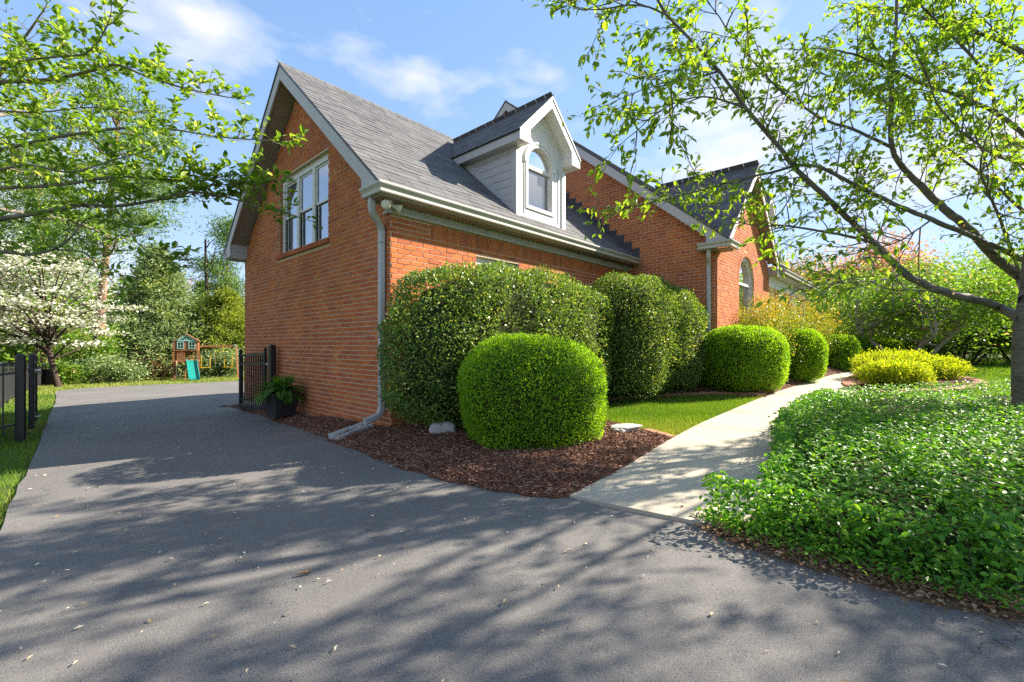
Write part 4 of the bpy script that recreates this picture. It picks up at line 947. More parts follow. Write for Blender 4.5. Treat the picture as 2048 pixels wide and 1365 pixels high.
def edging(name, label, path, zoff, wd, ln):
    e = empty(name, (*path[0], 0), 0, label, 'edging'); P_ = [np.array(p) for p in path]; s_acc = 0; seg = [0]
    for i in range(len(P_) - 1): seg.append(seg[-1] + np.linalg.norm(P_[i + 1] - P_[i]))
    tot = seg[-1]; k = 0.0; me = None
    while k + ln <= tot:
        c = k + ln / 2; p = np.array([np.interp(c, seg, [q[0] for q in P_]), np.interp(c, seg, [q[1] for q in P_])]); p2 = np.array([np.interp(c + .03, seg, [q[0] for q in P_]), np.interp(c + .03, seg, [q[1] for q in P_])])
        if me is None: o = MB().box(-ln / 2 + .004, ln / 2 - .004, -wd / 2, wd / 2, -.07, 0).build('edging_brick', MT['edgebrick'], e, bevel=.006); me = o.data
        else:
            o = link('edging_brick', me, e); b = o.modifiers.new('bevel', 'BEVEL'); b.width = .006; b.segments = 2
        o.location = (p[0] - path[0][0], p[1] - path[0][1], zw(p) + zoff + rng.normal(0, .004)); t = p2 - p; o.rotation_euler = (rng.normal(0, .02), rng.normal(0, .02), math.atan2(t[1], t[0]) + rng.normal(0, .02)); k += ln
    return e
edging('brick_edging', 'curved row of pink edging bricks between the mulch bed and the small lawn', edge_arc[4:], .075, .20, .24)
edging('brick_edging', 'short row of brick edging at the tip of the small lawn by the walkway', bed_in[:7], .045, .10, .22)
edging('brick_edging', 'round brick edging circling the yellow spirea bed', sp_poly + [sp_poly[0]], .045, .22, .22)
# ------------------------------------------------------------------ playset
pb = G(371, 759); PS = empty('playset', pb, math.atan2(-pb[0], pb[1]) - .06, 'wooden backyard playset with teal slide, gabled clubhouse and swing beam', 'playset')
sc = pb[1] / FPX                                        # metres per photo pixel here
scx = sc * pb[1] / math.hypot(pb[0], pb[1])
X = lambda px: (px - 371) * scx; Z = lambda py: (759 - py) * sc
d0, d1 = 0.0, 1.5
for px in (347, 396):
    for yy in (d0, d1): MB().box(X(px) - .05, X(px) + .05, yy - .05, yy + .05, -.2, Z(701)).build('post', MT['cedar'], PS)
MB().box(X(345), X(398), d0 - .04, d1 + .04, Z(725), Z(721)).build('deck', MT['cedar'], PS)
wl_ = MB(); wl_.box(X(346), X(354.5), d0 - .07, d0 - .05, Z(702), Z(683)); wl_.box(X(368), X(377), d0 - .07, d0 - .05, Z(702), Z(683)); wl_.box(X(391), X(397), d0 - .07, d0 - .05, Z(702), Z(683)); wl_.box(X(354.5), X(368), d0 - .07, d0 - .05, Z(702), Z(698)); wl_.box(X(377), X(391), d0 - .07, d0 - .05, Z(702), Z(698)); wl_.box(X(354.5), X(368), d0 - .07, d0 - .05, Z(684), Z(683)); wl_.box(X(377), X(391), d0 - .07, d0 - .05, Z(684), Z(683))
wl_.build('front_panel', MT['cedar'], PS)
MB().box(X(346), X(397), d1 + .05, d1 + .07, Z(702), Z(683)).build('back_panel', MT['cedar'], PS)
for px in (346.5, 396.5): MB().box(X(px) - .015, X(px) + .015, d0 - .04, d1 + .04, Z(702), Z(684)).build('side_panel', MT['cedar'], PS)
for (a, b) in ((354.5, 368), (377, 391)):
    wf = MB(); wf.box(X(a), X(a) + .05, d0 - .10, d0 - .072, Z(698), Z(684)); wf.box(X(b) - .05, X(b), d0 - .10, d0 - .072, Z(698), Z(684)); wf.box(X(a), X(b), d0 - .098, d0 - .074, Z(698), Z(696.5)); wf.box(X(a), X(b), d0 - .098, d0 - .074, Z(685.4), Z(684)); wf.box((X(a) + X(b)) / 2 - .018, (X(a) + X(b)) / 2 + .018, d0 - .098, d0 - .076, Z(698), Z(684)); wf.box(X(a), X(b), d0 - .097, d0 - .077, Z(692), Z(691.2))
    wf.build('window_frame', MT['teal_pale'], PS)
gb = MB(); ax0, ax1, apx = X(354), X(392), X(373)
for s, e in ((ax0, apx), (ax1, apx)): gb.bar((s, d0 - .09, Z(681)), (e, d0 - .09, Z(670)), .04, .12)
gb.bar((ax0, d0 - .09, Z(681.5)), (ax1, d0 - .09, Z(681.5)), .04, .09)
for px, py in ((366, 676), (373, 671), (380, 676)): gb.bar((X(373), d0 - .09, Z(681)), (X(px), d0 - .09, Z(py)), .03, .04, up=(0, 1, 0))
gb.build('gable_trim', MT['teal_pale'], PS)
for s in (-1, 1):
    MB().prism([(apx, d0 - .15, Z(669)), (apx + s * .72, d0 - .15, Z(684)), (apx + s * .72, d1 + .15, Z(684)), (apx, d1 + .15, Z(669))], (0, 0, .04)).build('roof_board', MT['cedar'], PS)
    MB().box(X(373) + s * .62 - .02, X(373) + s * .62 + .02, d0 - .11, d0 - .09, Z(683), Z(676)).build('finial', MT['greywood'], PS)
for a in np.linspace(355, 369, 5): MB().box(X(a) - .03, X(a) + .03, d0 - .03, d0 - .01, Z(721), Z(702)).build('rail_slat', MT['cedar'], PS)
for a in np.linspace(349, 394, 9): MB().box(X(a) - .03, X(a) + .03, d1 + .01, d1 + .03, Z(721), Z(702)).build('rail_slat', MT['cedar'], PS)
# ladder
for px in (353.5, 371.5): MB().bar((X(px), d0 - .45, -.05), (X(px), d0 - .06, Z(722)), .05, .09, up=(0, 1, 0)).build('ladder_rail', MT['greywood'] if px < 360 else MT['cedar'], PS)
for py in (732, 741, 751): MB().box(X(353.5), X(371.5), d0 - .45 * (py - 722) / 38 - .09, d0 - .45 * (py - 722) / 38 - .04, Z(py), Z(py) + .045).build('ladder_rung', MT['greywood'], PS)
MB().bar((X(347), d0 + .7, Z(725)), (X(320), d0 + .5, 0), .09, .09).build('brace', MT['cedar'], PS)
# slide: a trough following a curve
sp_ = smoothpath([(X(384), d0 - .06, Z(722)), (X(385), d0 - .5, Z(728)), (X(388), d0 - 1.0, Z(743)), (X(391), d0 - 1.5, Z(754)), (X(392.5), d0 - 1.9, Z(757))], 5)
MB().sweep(sp_, [(-.30, .16), (-.26, .16), (-.235, .03), (.235, .03), (.26, .16), (.30, .16), (.30, .12), (.27, -.02), (-.27, -.02), (-.30, .12)]).build('slide', MT['teal'], PS, smooth=False)
MB().box(X(381), X(383), d0 - 1.75, d0 - 1.65, -.1, Z(755)).build('slide_foot', MT['teal'], PS)
# beam and swings
MB().box(X(395), X(480), d0 + .6, d0 + .7, Z(695), Z(691)).build('swing_beam', MT['cedar'], PS)
for yy, oo in ((d0 - .35, 1), (d0 + 1.65, -1)): MB().bar((X(478), d0 + .65 - .06 * oo, Z(692)), (X(482), yy, -.1), .09, .09).build('beam_leg', MT['cedar'], PS)
MB().prism([(X(472), d0 + .58, Z(690)), (X(480), d0 + .58, Z(690)), (X(482), d0 + .58, Z(702))], (0, .015, 0)).build('beam_bracket', MT['teal_pale'], PS)
def chain(x0, z0, x1, z1, mat, yy=d0 + .65, w_=.018): MB().bar((x0, yy, z0), (x1, yy, z1), w_, w_).build('chain', MT[mat], PS)
for px in (403, 422, 453, 470):
    chain(X(px), Z(695), X(px), Z(712), 'steel', w_=.012); MB().bar((X(px), d0 + .65, Z(712)), (X(px) - .03, d0 + .65, Z(737)), .045, .045).build('chain_sleeve', MT['yellow'], PS)
for a, b in ((429.5, 432.5), (446, 443)): chain(X(a), Z(695), X(b), Z(733), 'greywood', w_=.03)
seat = smoothpath([(X(431), d0 + .65, Z(732.5)), (X(434), d0 + .65, Z(736)), (X(438), d0 + .65, Z(737)), (X(441), d0 + .65, Z(736)), (X(444), d0 + .65, Z(732.5))], 3)
MB().sweep(seat, [(-.09, 0), (.09, 0), (.09, .02), (-.09, .02)]).build('swing_seat', MT['teal'], PS)
for a, b in ((403, 422), (453, 470)): MB().box(X(a) - .05, X(b), d0 + .60, d0 + .70, Z(738), Z(737)).build('swing_seat', MT['yellow'], PS)
# ------------------------------------------------------------------ board fence at the back of the yard
bf = empty('board_fence', (0, 0, 0), 0, 'low weathered board fence behind the pine trunk at the end of the yard', 'fence')
q0, q1 = G(88, 764), G(345, 752); q0 = at(88, 764, 34.5); q1 = at(345, 757, 36.5); Lf = np.linalg.norm(q1 - q0); t = (q1 - q0) / Lf; ang = math.atan2(t[1], t[0]); bme = None; nb = int(Lf / .145)
for i in range(nb):
    p = q0 + (q1 - q0) * i / nb; p[2] = zw(p)
    if bme is None: o = MB().box(0, .132, -.01, .01, -.02, 1.0).build('board', MT['greywood'], bf); bme = o.data
    else: o = link('board', bme, bf)
    o.location = (p[0], p[1], p[2] + rng.normal(0, .01)); o.rotation_euler = (0, 0, ang)
for r_ in (.25, .8):
    a, b = q0.copy(), q1.copy(); a[2] = zw(a) + r_; b[2] = zw(b) + r_; MB().bar(a - np.array([0, .04, 0]), b - np.array([0, .04, 0]), .04, .08).build('rail', MT['greywood'], bf)
for k in np.linspace(0, 1, 12):
    p = q0 + (q1 - q0) * k; p[2] = zw(p); MB().box(p[0] - .04, p[0] + .04, p[1] - .16, p[1] - .07, p[2] - .1, p[2] + 1.15).build('post', MT['black'], bf)
# ------------------------------------------------------------------ clipped shrubs and hedges
def rdir(n): return unit(rng.normal(size=(n, 3)))
def shrub(name, label, cat, c, rx, ry, h, rz, leaf, n, mat, p=3.2, lump=.05, lf=2.6, depth=.16, wid=.55, core=.86, z0=0.0, skirt=.04, group=None, seed=1, hole=-9., out=.75, tm=T4, taper=0.0, sprig=.06):
    cx, cy_ = float(c[0]), float(c[1]); zb = float(gz(cx, cy_)) + z0
    root = empty(name, (cx, cy_, zb), rz, label, cat, group)
    hz = (h - skirt) / 2; A = np.array([rx, ry, hz])
    def surf(d):
        q = (np.abs(d) / A) ** p; r = q.sum(1) ** (-1 / p); P = d * r[:, None]
        nr = unit(np.sign(d) * (np.abs(P) / A) ** (p - 1) / A)
        k = 1 + lump * sn(P, lf, seed, 3) + .35 * lump * sn(P, lf * 5, seed + 7, 2)
        P = P * k[:, None]; P[:, :2] *= (1 + taper * (P[:, 2] / hz))[:, None]
        return P, nr, r
    d = rdir(n * 3); P, nr, r = surf(d); wgt = r ** 2 / np.clip((nr * d).sum(1), .2, 1); wgt = wgt * np.where(P[:, 2] < -.8 * hz, .35, 1); wgt /= wgt.sum()
    ix = rng.choice(len(d), n, p=wgt); P, nr = P[ix], nr[ix]
    if hole > -5:
        kk = sn(P, lf * 1.7, seed + 31, 2); keep = (kk > hole) | (rng.random(len(P)) < .25); P, nr = P[keep], nr[keep]
    m = len(P); dep = depth * rng.random(m) ** 1.6 - sprig * np.clip(sn(P, 16, seed + 50, 2) - .15, 0, 1) * rng.random(m); P = P - nr * dep[:, None] * min(rx, ry, h) + rng.normal(0, leaf * .35, (m, 3)); P[:, 2] += hz + skirt
    P[:, 2] = np.maximum(P[:, 2], .01)
    D = nr * out + rng.normal(0, .65, (m, 3)) + np.array([0, 0, .25]); Nn = nr * .7 + rng.normal(0, .55, (m, 3)) + np.array([0, 0, .35])
    leaves('foliage', P, D, Nn, leaf * rng.uniform(.65, 1.25, m), wid, MT[mat], root, tm)
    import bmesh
    bm = bmesh.new(); bmesh.ops.create_icosphere(bm, subdivisions=4, radius=1); me = bpy.data.meshes.new('shade_core'); bm.to_mesh(me); bm.free()
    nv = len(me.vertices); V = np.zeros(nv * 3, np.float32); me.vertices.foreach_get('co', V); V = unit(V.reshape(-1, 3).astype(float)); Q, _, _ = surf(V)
    Q *= core; Q[:, 2] += hz + skirt; me.vertices.foreach_set('co', Q.astype(np.float32).ravel()); me.update(); link('shade_core', me, root, MT['core'])  # solid dark core, its colour imitating the shade deep in the foliage
    return root
cN = G(1058, 893); cN = np.array([.19, 4.93])
shrub('boxwood', 'large bright green clipped boxwood alone at the tip of the mulch bed by the driveway', 'shrub', cN, .77, .73, 1.34, .2, .024, 66000, 'l_box', 2.75, .06, 2.6, .12, .6, .88, -.17, .0, seed=3, taper=.05)
HG = 'tall dark evergreen hedge along the garage'
hedge_lab = {}
c = W(1.74, -.74)[:2]; shrub('holly_hedge', 'longest dark evergreen hedge under the dormer, its end beside the corner downspout', 'hedge', c, 2.08, .68, 2.26, HANG, .042, 68000, 'l_holly', 3.3, .09, 2.2, .18, .5, .86, -.14, .06, seed=11, hole=-.62, out=.6)
c = W(4.58, -1.02)[:2]; shrub('holly_hedge', 'rounded dark evergreen hedge in the middle, between the longest hedge and the end one', 'hedge', c, 1.06, .76, 2.44, HANG, .042, 33000, 'l_holly', 3.0, .10, 2.1, .18, .5, .86, -.10, .08, seed=12, hole=-.62, out=.6)
c = W(5.52, -1.30)[:2]; shrub('holly_hedge', 'end dark evergreen hedge beside the grey downspout of the main house', 'hedge', c, .80, .70, 2.30, HANG, .042, 25000, 'l_holly', 2.9, .10, 2.2, .18, .5, .86, -.08, .08, seed=13, hole=-.62, out=.6)
BG = 'clipped boxwoods lining the walkway'
def bx(pxl, pxr, ptop, Y, lab, nl, seed, p=3.4, ry=None, leaf=.03):
    x = ((pxl + pxr) / 2 - CXP) / FPX * Y; rx = (pxr - pxl) / 2 / FPX * Y * .93; zt = CZ + (HOR - ptop) / FPX * Y; zg = float(gz(x, Y)) + .12
    shrub('boxwood', lab, 'shrub', (x, Y), rx, ry or rx, zt - zg + .15, .3, leaf, nl, 'l_box', p - .5, .06, 3, .12, .6, .9, .0, .0, seed=seed, group=BG)
bx(1397, 1561, 657, 8.85, 'large clipped boxwood, first of the row along the walkway, beside the downspout', 42000, 21)
bx(1548, 1640, 663, 10.3, 'clipped boxwood, second of the row along the walkway, in front of the nandina', 24000, 22, leaf=.034)
bx(1632, 1706, 673, 13.4, 'clipped square boxwood, third of the row, where the walkway bends', 18000, 23, 4.2, leaf=.036)
bx(1686, 1736, 673, 15.6, 'clipped boxwood, fourth of the row, half hidden behind the square one', 12000, 24, leaf=.04)
bx(1729, 1793, 681, 16.6, 'low clipped boxwood at the far end of the row by the multi stemmed tree', 12000, 25, 3.8, leaf=.04)
SG = 'golden spireas in the round bed'
def spirea(px, py, Y, r, h, lab, seed, n=9000):
    x = (px - CXP) / FPX * Y
    shrub('spirea', lab, 'shrub', (x, Y), r, r * .85, h * 1.0, .4, .055, n, 'l_gold', 2.0, .26, 5.5, .38, .42, .66, .08 - h * .12, .0, group=SG, seed=seed, out=1.0, sprig=.35)
spirea(1790, 770, 8.9, .62, .50, 'golden spirea nearest the walkway in the round bed', 31)
spirea(1775, 760, 10.6, .85, .66, 'tallest golden spirea in the round bed', 32)
spirea(1858, 760, 9.9, .74, .55, 'golden spirea on the lawn side of the round bed', 33)
# ------------------------------------------------------------------ trees
def path_from(p, d, Ln, n, wob, trop):
    pts = [np.array(p, float)]; d = np.array(d, float); d /= np.linalg.norm(d)
    for k in range(n):
        d = d + rng.normal(0, wob, 3) + np.array(trop); d /= np.linalg.norm(d); pts.append(pts[-1] + d * Ln / n)
    return np.array(pts)
def sidedir(t, ang, flat=0.0):
    r = rng.normal(size=3); r[2] *= (1 - flat); r -= t * (r @ t); r /= np.linalg.norm(r) + 1e-9
    return t * math.cos(ang) + r * math.sin(ang)
def twigs(T, S, path, rad, lvl, cfg):
    """children along a path; at level 0 the path carries leaf sites"""
    seg = np.linalg.norm(np.diff(path, axis=0), axis=1); Ln = seg.sum(); cum = np.concatenate([[0], np.cumsum(seg)]) / Ln
    def pt(t): return np.array([np.interp(t, cum, path[:, k]) for k in range(3)])
    if lvl == 0:
        m = max(2, int(Ln / cfg['site'])); tl = (path[-1] - path[-2]); tl /= np.linalg.norm(tl)
        for t in np.linspace(.12, 1, m): S.append((pt(t), tl, t))
        return
    n = cfg['n'][lvl]; n = max(2, int(n * (Ln / cfg['ref'][lvl]) + rng.random()))
    for k in range(n):
        t = cfg.get('t0', .12) + (1 - cfg.get('t0', .12)) * (k + rng.random()) / n; p = pt(t); tg = pt(min(1, t + .03)) - pt(max(0, t - .03)); tg /= np.linalg.norm(tg) + 1e-9
        d = sidedir(tg, rng.uniform(*cfg['ang']), cfg.get('flat', 0)); d = d + np.array(cfg.get('bias', (0, 0, 0)))
        L2 = cfg['len'][lvl] * rng.uniform(.55, 1.25) * (1 - .35 * t); r2 = cfg['rad'][lvl] * rng.uniform(.7, 1.2)
        q = path_from(p, d, L2, cfg.get('seg', 5), cfg['wob'], cfg['trop']); T.add(q, np.linspace(r2, r2 * .4, len(q)), cfg.get('sides', 4)); twigs(T, S, q, r2, lvl - 1, cfg)
    # leader continues
    tg = path[-1] - path[-2]; q = path_from(path[-1], tg, cfg['len'][lvl] * .7, 4, cfg['wob'], cfg['trop']); T.add(q, np.linspace(rad * .9, rad * .3, len(q)), 4); twigs(T, S, q, rad * .5, lvl - 1, cfg)
def pxlimb(nodes, n=5): return np.array(smoothpath([at(a, b, y) for a, b, y in nodes], n))
# --- cherry tree whose limbs reach over the walkway
ct = G(2035, 862); ct = np.array([ct[0] + .17, ct[1], ct[2]])
cherry = empty('cherry_tree', ct, 0, 'cherry tree with long arching limbs and ringed bark rising from the green groundcover', 'tree')
T = Tubes(); S = []; T2 = Tubes()
tp = np.array(smoothpath([ct + np.array([0, 0, -.1]), ct + np.array([.0, 0, .25]), at(2062, 760, ct[1]), at(2064, 650, ct[1]), at(2068, 600, ct[1] + .02), at(2075, 480, ct[1] + .2), at(2110, 300, ct[1] + .4), at(2120, 80, ct[1] + .6), at(2100, -120, ct[1] + .6)], 6))
T.add(tp, np.interp(np.arange(len(tp)), [0, 6, 12, 18, 24, 32, len(tp)], [.20, .16, .145, .14, .12, .08, .045]), 14)
y0 = ct[1]
limbs = [
    ([(2046, 640, y0), (2000, 616, 5.4), (1947, 599, 5.2), (1900, 588, 5.1), (1859, 574, 5.0), (1808, 546, 4.9), (1771, 509, 4.8), (1748, 486, 4.75), (1702, 444, 4.7), (1656, 398, 4.6), (1600, 347, 4.5), (1563, 301, 4.45), (1493, 218, 4.4), (1438, 143, 4.3), (1331, 28, 4.2)], .068, .018),
    ([(1748, 486, 4.75), (1700, 474, 4.9), (1640, 462, 5.0), (1563, 451, 5.1), (1510, 452, 5.15), (1470, 440, 5.2)], .022, .009),
    ([(2052, 600, y0), (2044, 560, 5.5), (1980, 505, 5.4), (1933, 454, 5.3), (1887, 417, 5.3), (1840, 370, 5.3), (1813, 343, 5.3), (1785, 296, 5.2), (1783, 185, 5.2), (1792, 69, 5.2), (1795, -40, 5.2)], .075, .022),
    ([(2064, 530, 5.6), (2000, 498, 5.2), (1933, 468, 4.8), (1864, 440, 4.6), (1785, 407, 4.5), (1702, 366, 4.5), (1620, 330, 4.6), (1540, 345, 4.7), (1440, 370, 4.8), (1330, 400, 4.9), (1250, 415, 5.0)], .04, .009),
    ([(2085, 300, 5.9), (2048, 269, 5.8), (1993, 227, 5.6), (1910, 190, 5.5), (1841, 167, 5.4), (1771, 134, 5.3), (1690, 105, 5.2), (1632, 97, 5.1)], .04, .012),
    ([(1993, 225, 5.6), (1966, 143, 5.5), (1887, 55, 5.4), (1841, 9, 5.3), (1790, -50, 5.2)], .026, .012),
    ([(1785, 296, 5.2), (1720, 265, 5.0), (1640, 235, 4.9), (1560, 180, 4.8), (1480, 90, 4.7), (1420, 10, 4.6)], .025, .009),
    ([(1438, 143, 4.3), (1380, 158, 4.2), (1330, 165, 4.1), (1260, 190, 4.1)], .014, .006),
    ([(1331, 28, 4.2), (1270, 10, 4.1), (1200, 20, 4.0), (1150, 15, 4.0)], .012, .006),
    ([(1493, 218, 4.4), (1420, 195, 4.3), (1340, 210, 4.25), (1270, 265, 4.2)], .013, .006),
    ([(2068, 440, 5.8), (2010, 390, 5.9), (1940, 330, 6.0), (1870, 280, 6.1), (1800, 225, 6.2), (1720, 170, 6.3), (1650, 150, 6.4)], .03, .009),
    ([(2080, 380, 5.7), (2040, 330, 5.2), (1990, 310, 4.9), (1930, 270, 4.7), (1880, 215, 4.6), (1850, 140, 4.5)], .026, .008),
    ([(2110, 200, 6.0), (2060, 130, 5.9), (2000, 70, 5.8), (1940, 10, 5.7)], .026, .008),
    ([(2044, 560, 5.5), (2000, 440, 5.0), (1975, 380, 4.7), (1960, 330, 4.5), (1980, 250, 4.4)], .022, .008),
    ([(1864, 440, 4.6), (1820, 470, 4.4), (1780, 490, 4.3), (1720, 500, 4.2)], .012, .005),
    ([(1808, 546, 4.9), (1760, 560, 4.6), (1700, 565, 4.4), (1650, 570, 4.3)], .012, .005),
]
cfg = dict(n=[0, 5, 7.5], ref=[1, .5, 1.0], len=[0, .30, .62], rad=[0, .0035, .0075], ang=(.5, 1.15), wob=.13, trop=(0, 0, -.02), site=.050, sides=4, t0=.15, bias=(-.05, -.05, .05))
for nodes, r0, r1 in limbs:
    q = pxlimb(nodes); q[1:-1] += rng.normal(0, .003, (len(q) - 2, 3)); T.add(q, np.linspace(r0 * .8, r1 * .6, len(q)), 9 if r0 > .03 else 6)
    cut = q[int(len(q) * (.30 if r0 > .03 else .0)):]; twigs(T2, S, cut, r1, 2, cfg)
# limbs outside the picture that complete the crown and shade the drive
for az, el, Ln, hz_ in [(-.5, .45, 3.4, 2.3), (-1.3, .42, 3.4, 2.6), (-2.2, .48, 3.6, 3.0), (.3, .5, 3.2, 2.8), (1.0, .6, 3.2, 3.2), (-1.6, .8, 3.0, 4.0), (-2.6, .85, 3.2, 4.2), (2.2, .8, 2.6, 4.2), (-.8, 1.0, 2.6, 4.4)]:
    b = np.array([np.interp(hz_ + ct[2], tp[:, 2], tp[:, 0]), np.interp(hz_ + ct[2], tp[:, 2], tp[:, 1]), hz_ + ct[2]])
    q = path_from(b, (math.cos(az) * math.cos(el), math.sin(az) * math.cos(el), math.sin(el)), Ln, 9, .09, (0, 0, -.015)); T.add(q, np.linspace(.03, .008, len(q)), 7); twigs(T2, S, q[1:], .008, 2, cfg)
T.build('trunk', MT['bark_cherry'], cherry).location = -ct
T2.build('twigs', MT['bark_cherry'], cherry).location = -ct
SP = np.array([s[0] for s in S]); SD = np.array([s[1] for s in S]); ST_ = np.array([s[2] for s in S])
rep = 3; P = np.repeat(SP, rep, 0); D = np.repeat(SD, rep, 0); m = len(P)
keep = rng.random(m) < np.clip(.56 + .42 * sn(P, 1.5, 77, 2), .1, 1); P, D = P[keep], D[keep]; m = len(P)
D = D * .75 + rng.normal(0, .5, (m, 3)) + np.array([0, 0, -.42]); Nn = rng.normal(0, .5, (m, 3)) + np.array([-.1, -.1, .75])
o = leaves('crown', P + rng.normal(0, .012, (m, 3)), D, Nn, rng.uniform(.055, .10, m), .50, MT['l_cherry'], cherry, T7); o.location = -ct
ix = rng.choice(len(SP), 7000); P = SP[ix] + rng.normal(0, .03, (7000, 3)); o = leaves('spent_blossoms', P, rng.normal(0, 1, (7000, 3)), rng.normal(0, 1, (7000, 3)), rng.uniform(.010, .024, 7000), .8, MT['l_blossom'], cherry); o.location = -ct
# --- near dogwood reaching in from the left
dt = np.array([-8.35, 6.7]); dt = np.array([dt[0], dt[1], zw(dt)])
dog = empty('dogwood_tree', dt, 0, 'dogwood in fresh pale green leaf, its layered limbs reaching toward the garage gable', 'tree')
T = Tubes(); S = []; T2 = Tubes()
tp = np.array(smoothpath([dt + np.array([0, 0, -.1]), dt + np.array([.05, 0, 1.0]), dt + np.array([.0, .05, 2.0]), dt + np.array([.1, 0, 3.2]), dt + np.array([.1, .1, 4.6]), dt + np.array([.2, .1, 5.6])], 4)); T.add(tp, np.linspace(.14, .04, len(tp)), 10)
def tpt(z): return np.array([np.interp(z, tp[:, 2], tp[:, k]) for k in range(3)])
dl_ = [
    ([(0, 164, 6.3), (95, 160, 6.2), (171, 145, 6.0), (229, 130, 5.8), (286, 150, 5.7), (362, 175, 5.6), (450, 194, 5.5)], .040, .010),
    ([(0, 126, 6.0), (114, 114, 5.7), (171, 107, 5.5), (205, 70, 5.4), (220, 35, 5.3)], .022, .007),
    ([(0, 301, 6.1), (95, 278, 5.9), (190, 263, 5.8), (267, 255, 5.8), (343, 259, 5.8), (438, 274, 5.8), (556, 283, 5.8)], .032, .008),
    ([(0, 377, 6.4), (100, 372, 6.2), (152, 366, 6.1), (229, 354, 6.0), (310, 358, 5.9), (400, 362, 5.9), (470, 350, 5.9), (540, 362, 5.9)], .034, .007),
    ([(0, 438, 6.0), (76, 427, 6.0), (164, 410, 5.9), (229, 413, 5.9), (305, 402, 5.9), (381, 385, 5.9), (457, 396, 6.0), (520, 415, 6.0), (585, 430, 6.1)], .042, .009),
    ([(0, 503, 5.6), (57, 509, 5.5), (107, 499, 5.4), (137, 480, 5.3), (170, 440, 5.3)], .034, .012),
    ([(110, 500, 5.4), (165, 505, 5.5), (205, 540, 5.6), (232, 575, 5.6)], .012, .005),
    ([(229, 413, 5.9), (250, 445, 5.8), (270, 480, 5.7), (300, 505, 5.7), (335, 512, 5.7)], .012, .005),
    ([(0, 222, 6.6), (80, 225, 6.5), (180, 215, 6.4), (280, 225, 6.4)], .022, .007),
    ([(0, 340, 5.2), (60, 330, 5.2), (140, 345, 5.2), (230, 320, 5.3), (300, 300, 5.3)], .02, .007),
    ([(381, 385, 5.9), (430, 370, 5.9), (470, 372, 5.9), (530, 380, 5.9)], .012, .005),
]
cfg = dict(n=[0, 4, 6.5], ref=[1, .4, .8], len=[0, .17, .40], rad=[0, .0032, .006], ang=(.6, 1.2), wob=.13, trop=(0, 0, .06), site=.055, sides=4, flat=.72, t0=.02, bias=(.02, 0, .08))
for i, (nodes, r0, r1) in enumerate(dl_):
    q = pxlimb(nodes)
    if nodes[0][0] == 0: q = np.concatenate([smoothpath([tpt(min(max(q[0][2] - .25, 1.2), 5.3)), (tpt(q[0][2] - .15) + q[0]) / 2, q[0]], 3)[:-1], q])
    T.add(q, np.linspace(r0 * .8, r1 * .7, len(q)), 8); twigs(T2, S, q[4 if nodes[0][0] == 0 else 0:], r1, 2, cfg)
for az, el, Ln, hz_ in [(2.5, .5, 3, 2.4), (3.4, .4, 3, 3.0), (4.2, .4, 2.6, 2.6), (1.6, .4, 3, 3.4), (5.0, .5, 2.6, 3.8), (2.0, .7, 2.4, 4.8), (-.4, .4, 2.0, 5.0)]:
    b = tpt(hz_ + dt[2]); q = path_from(b, (math.cos(az) * math.cos(el), math.sin(az) * math.cos(el), math.sin(el)), Ln, 8, .08, (0, 0, 0)); T.add(q, np.linspace(.04, .01, len(q)), 6); twigs(T2, S, q[2:], .01, 2, cfg)
T.build('trunk', MT['bark_dog'], dog).location = -dt; T2.build('twigs', MT['bark_dog'], dog).location = -dt
SP = np.array([s[0] for s in S]); SD = np.array([s[1] for s in S]); rep = 4
P = np.repeat(SP, rep, 0); D = np.repeat(SD, rep, 0); m = len(P); keep = rng.random(m) < np.clip(.62 + .5 * sn(P, 2.2, 78, 2), .04, 1); P, D = P[keep], D[keep]; m = len(P)
D = D * .5 + rng.normal(0, .6, (m, 3)) * np.array([1, 1, .5]) + np.array([0, 0, .12]); Nn = rng.normal(0, .35, (m, 3)) + np.array([0, 0, .9])
o = leaves('crown', P + rng.normal(0, .015, (m, 3)), D, Nn, rng.uniform(.07, .12, m), .58, MT['l_dog'], dog, T7); o.location = -dt
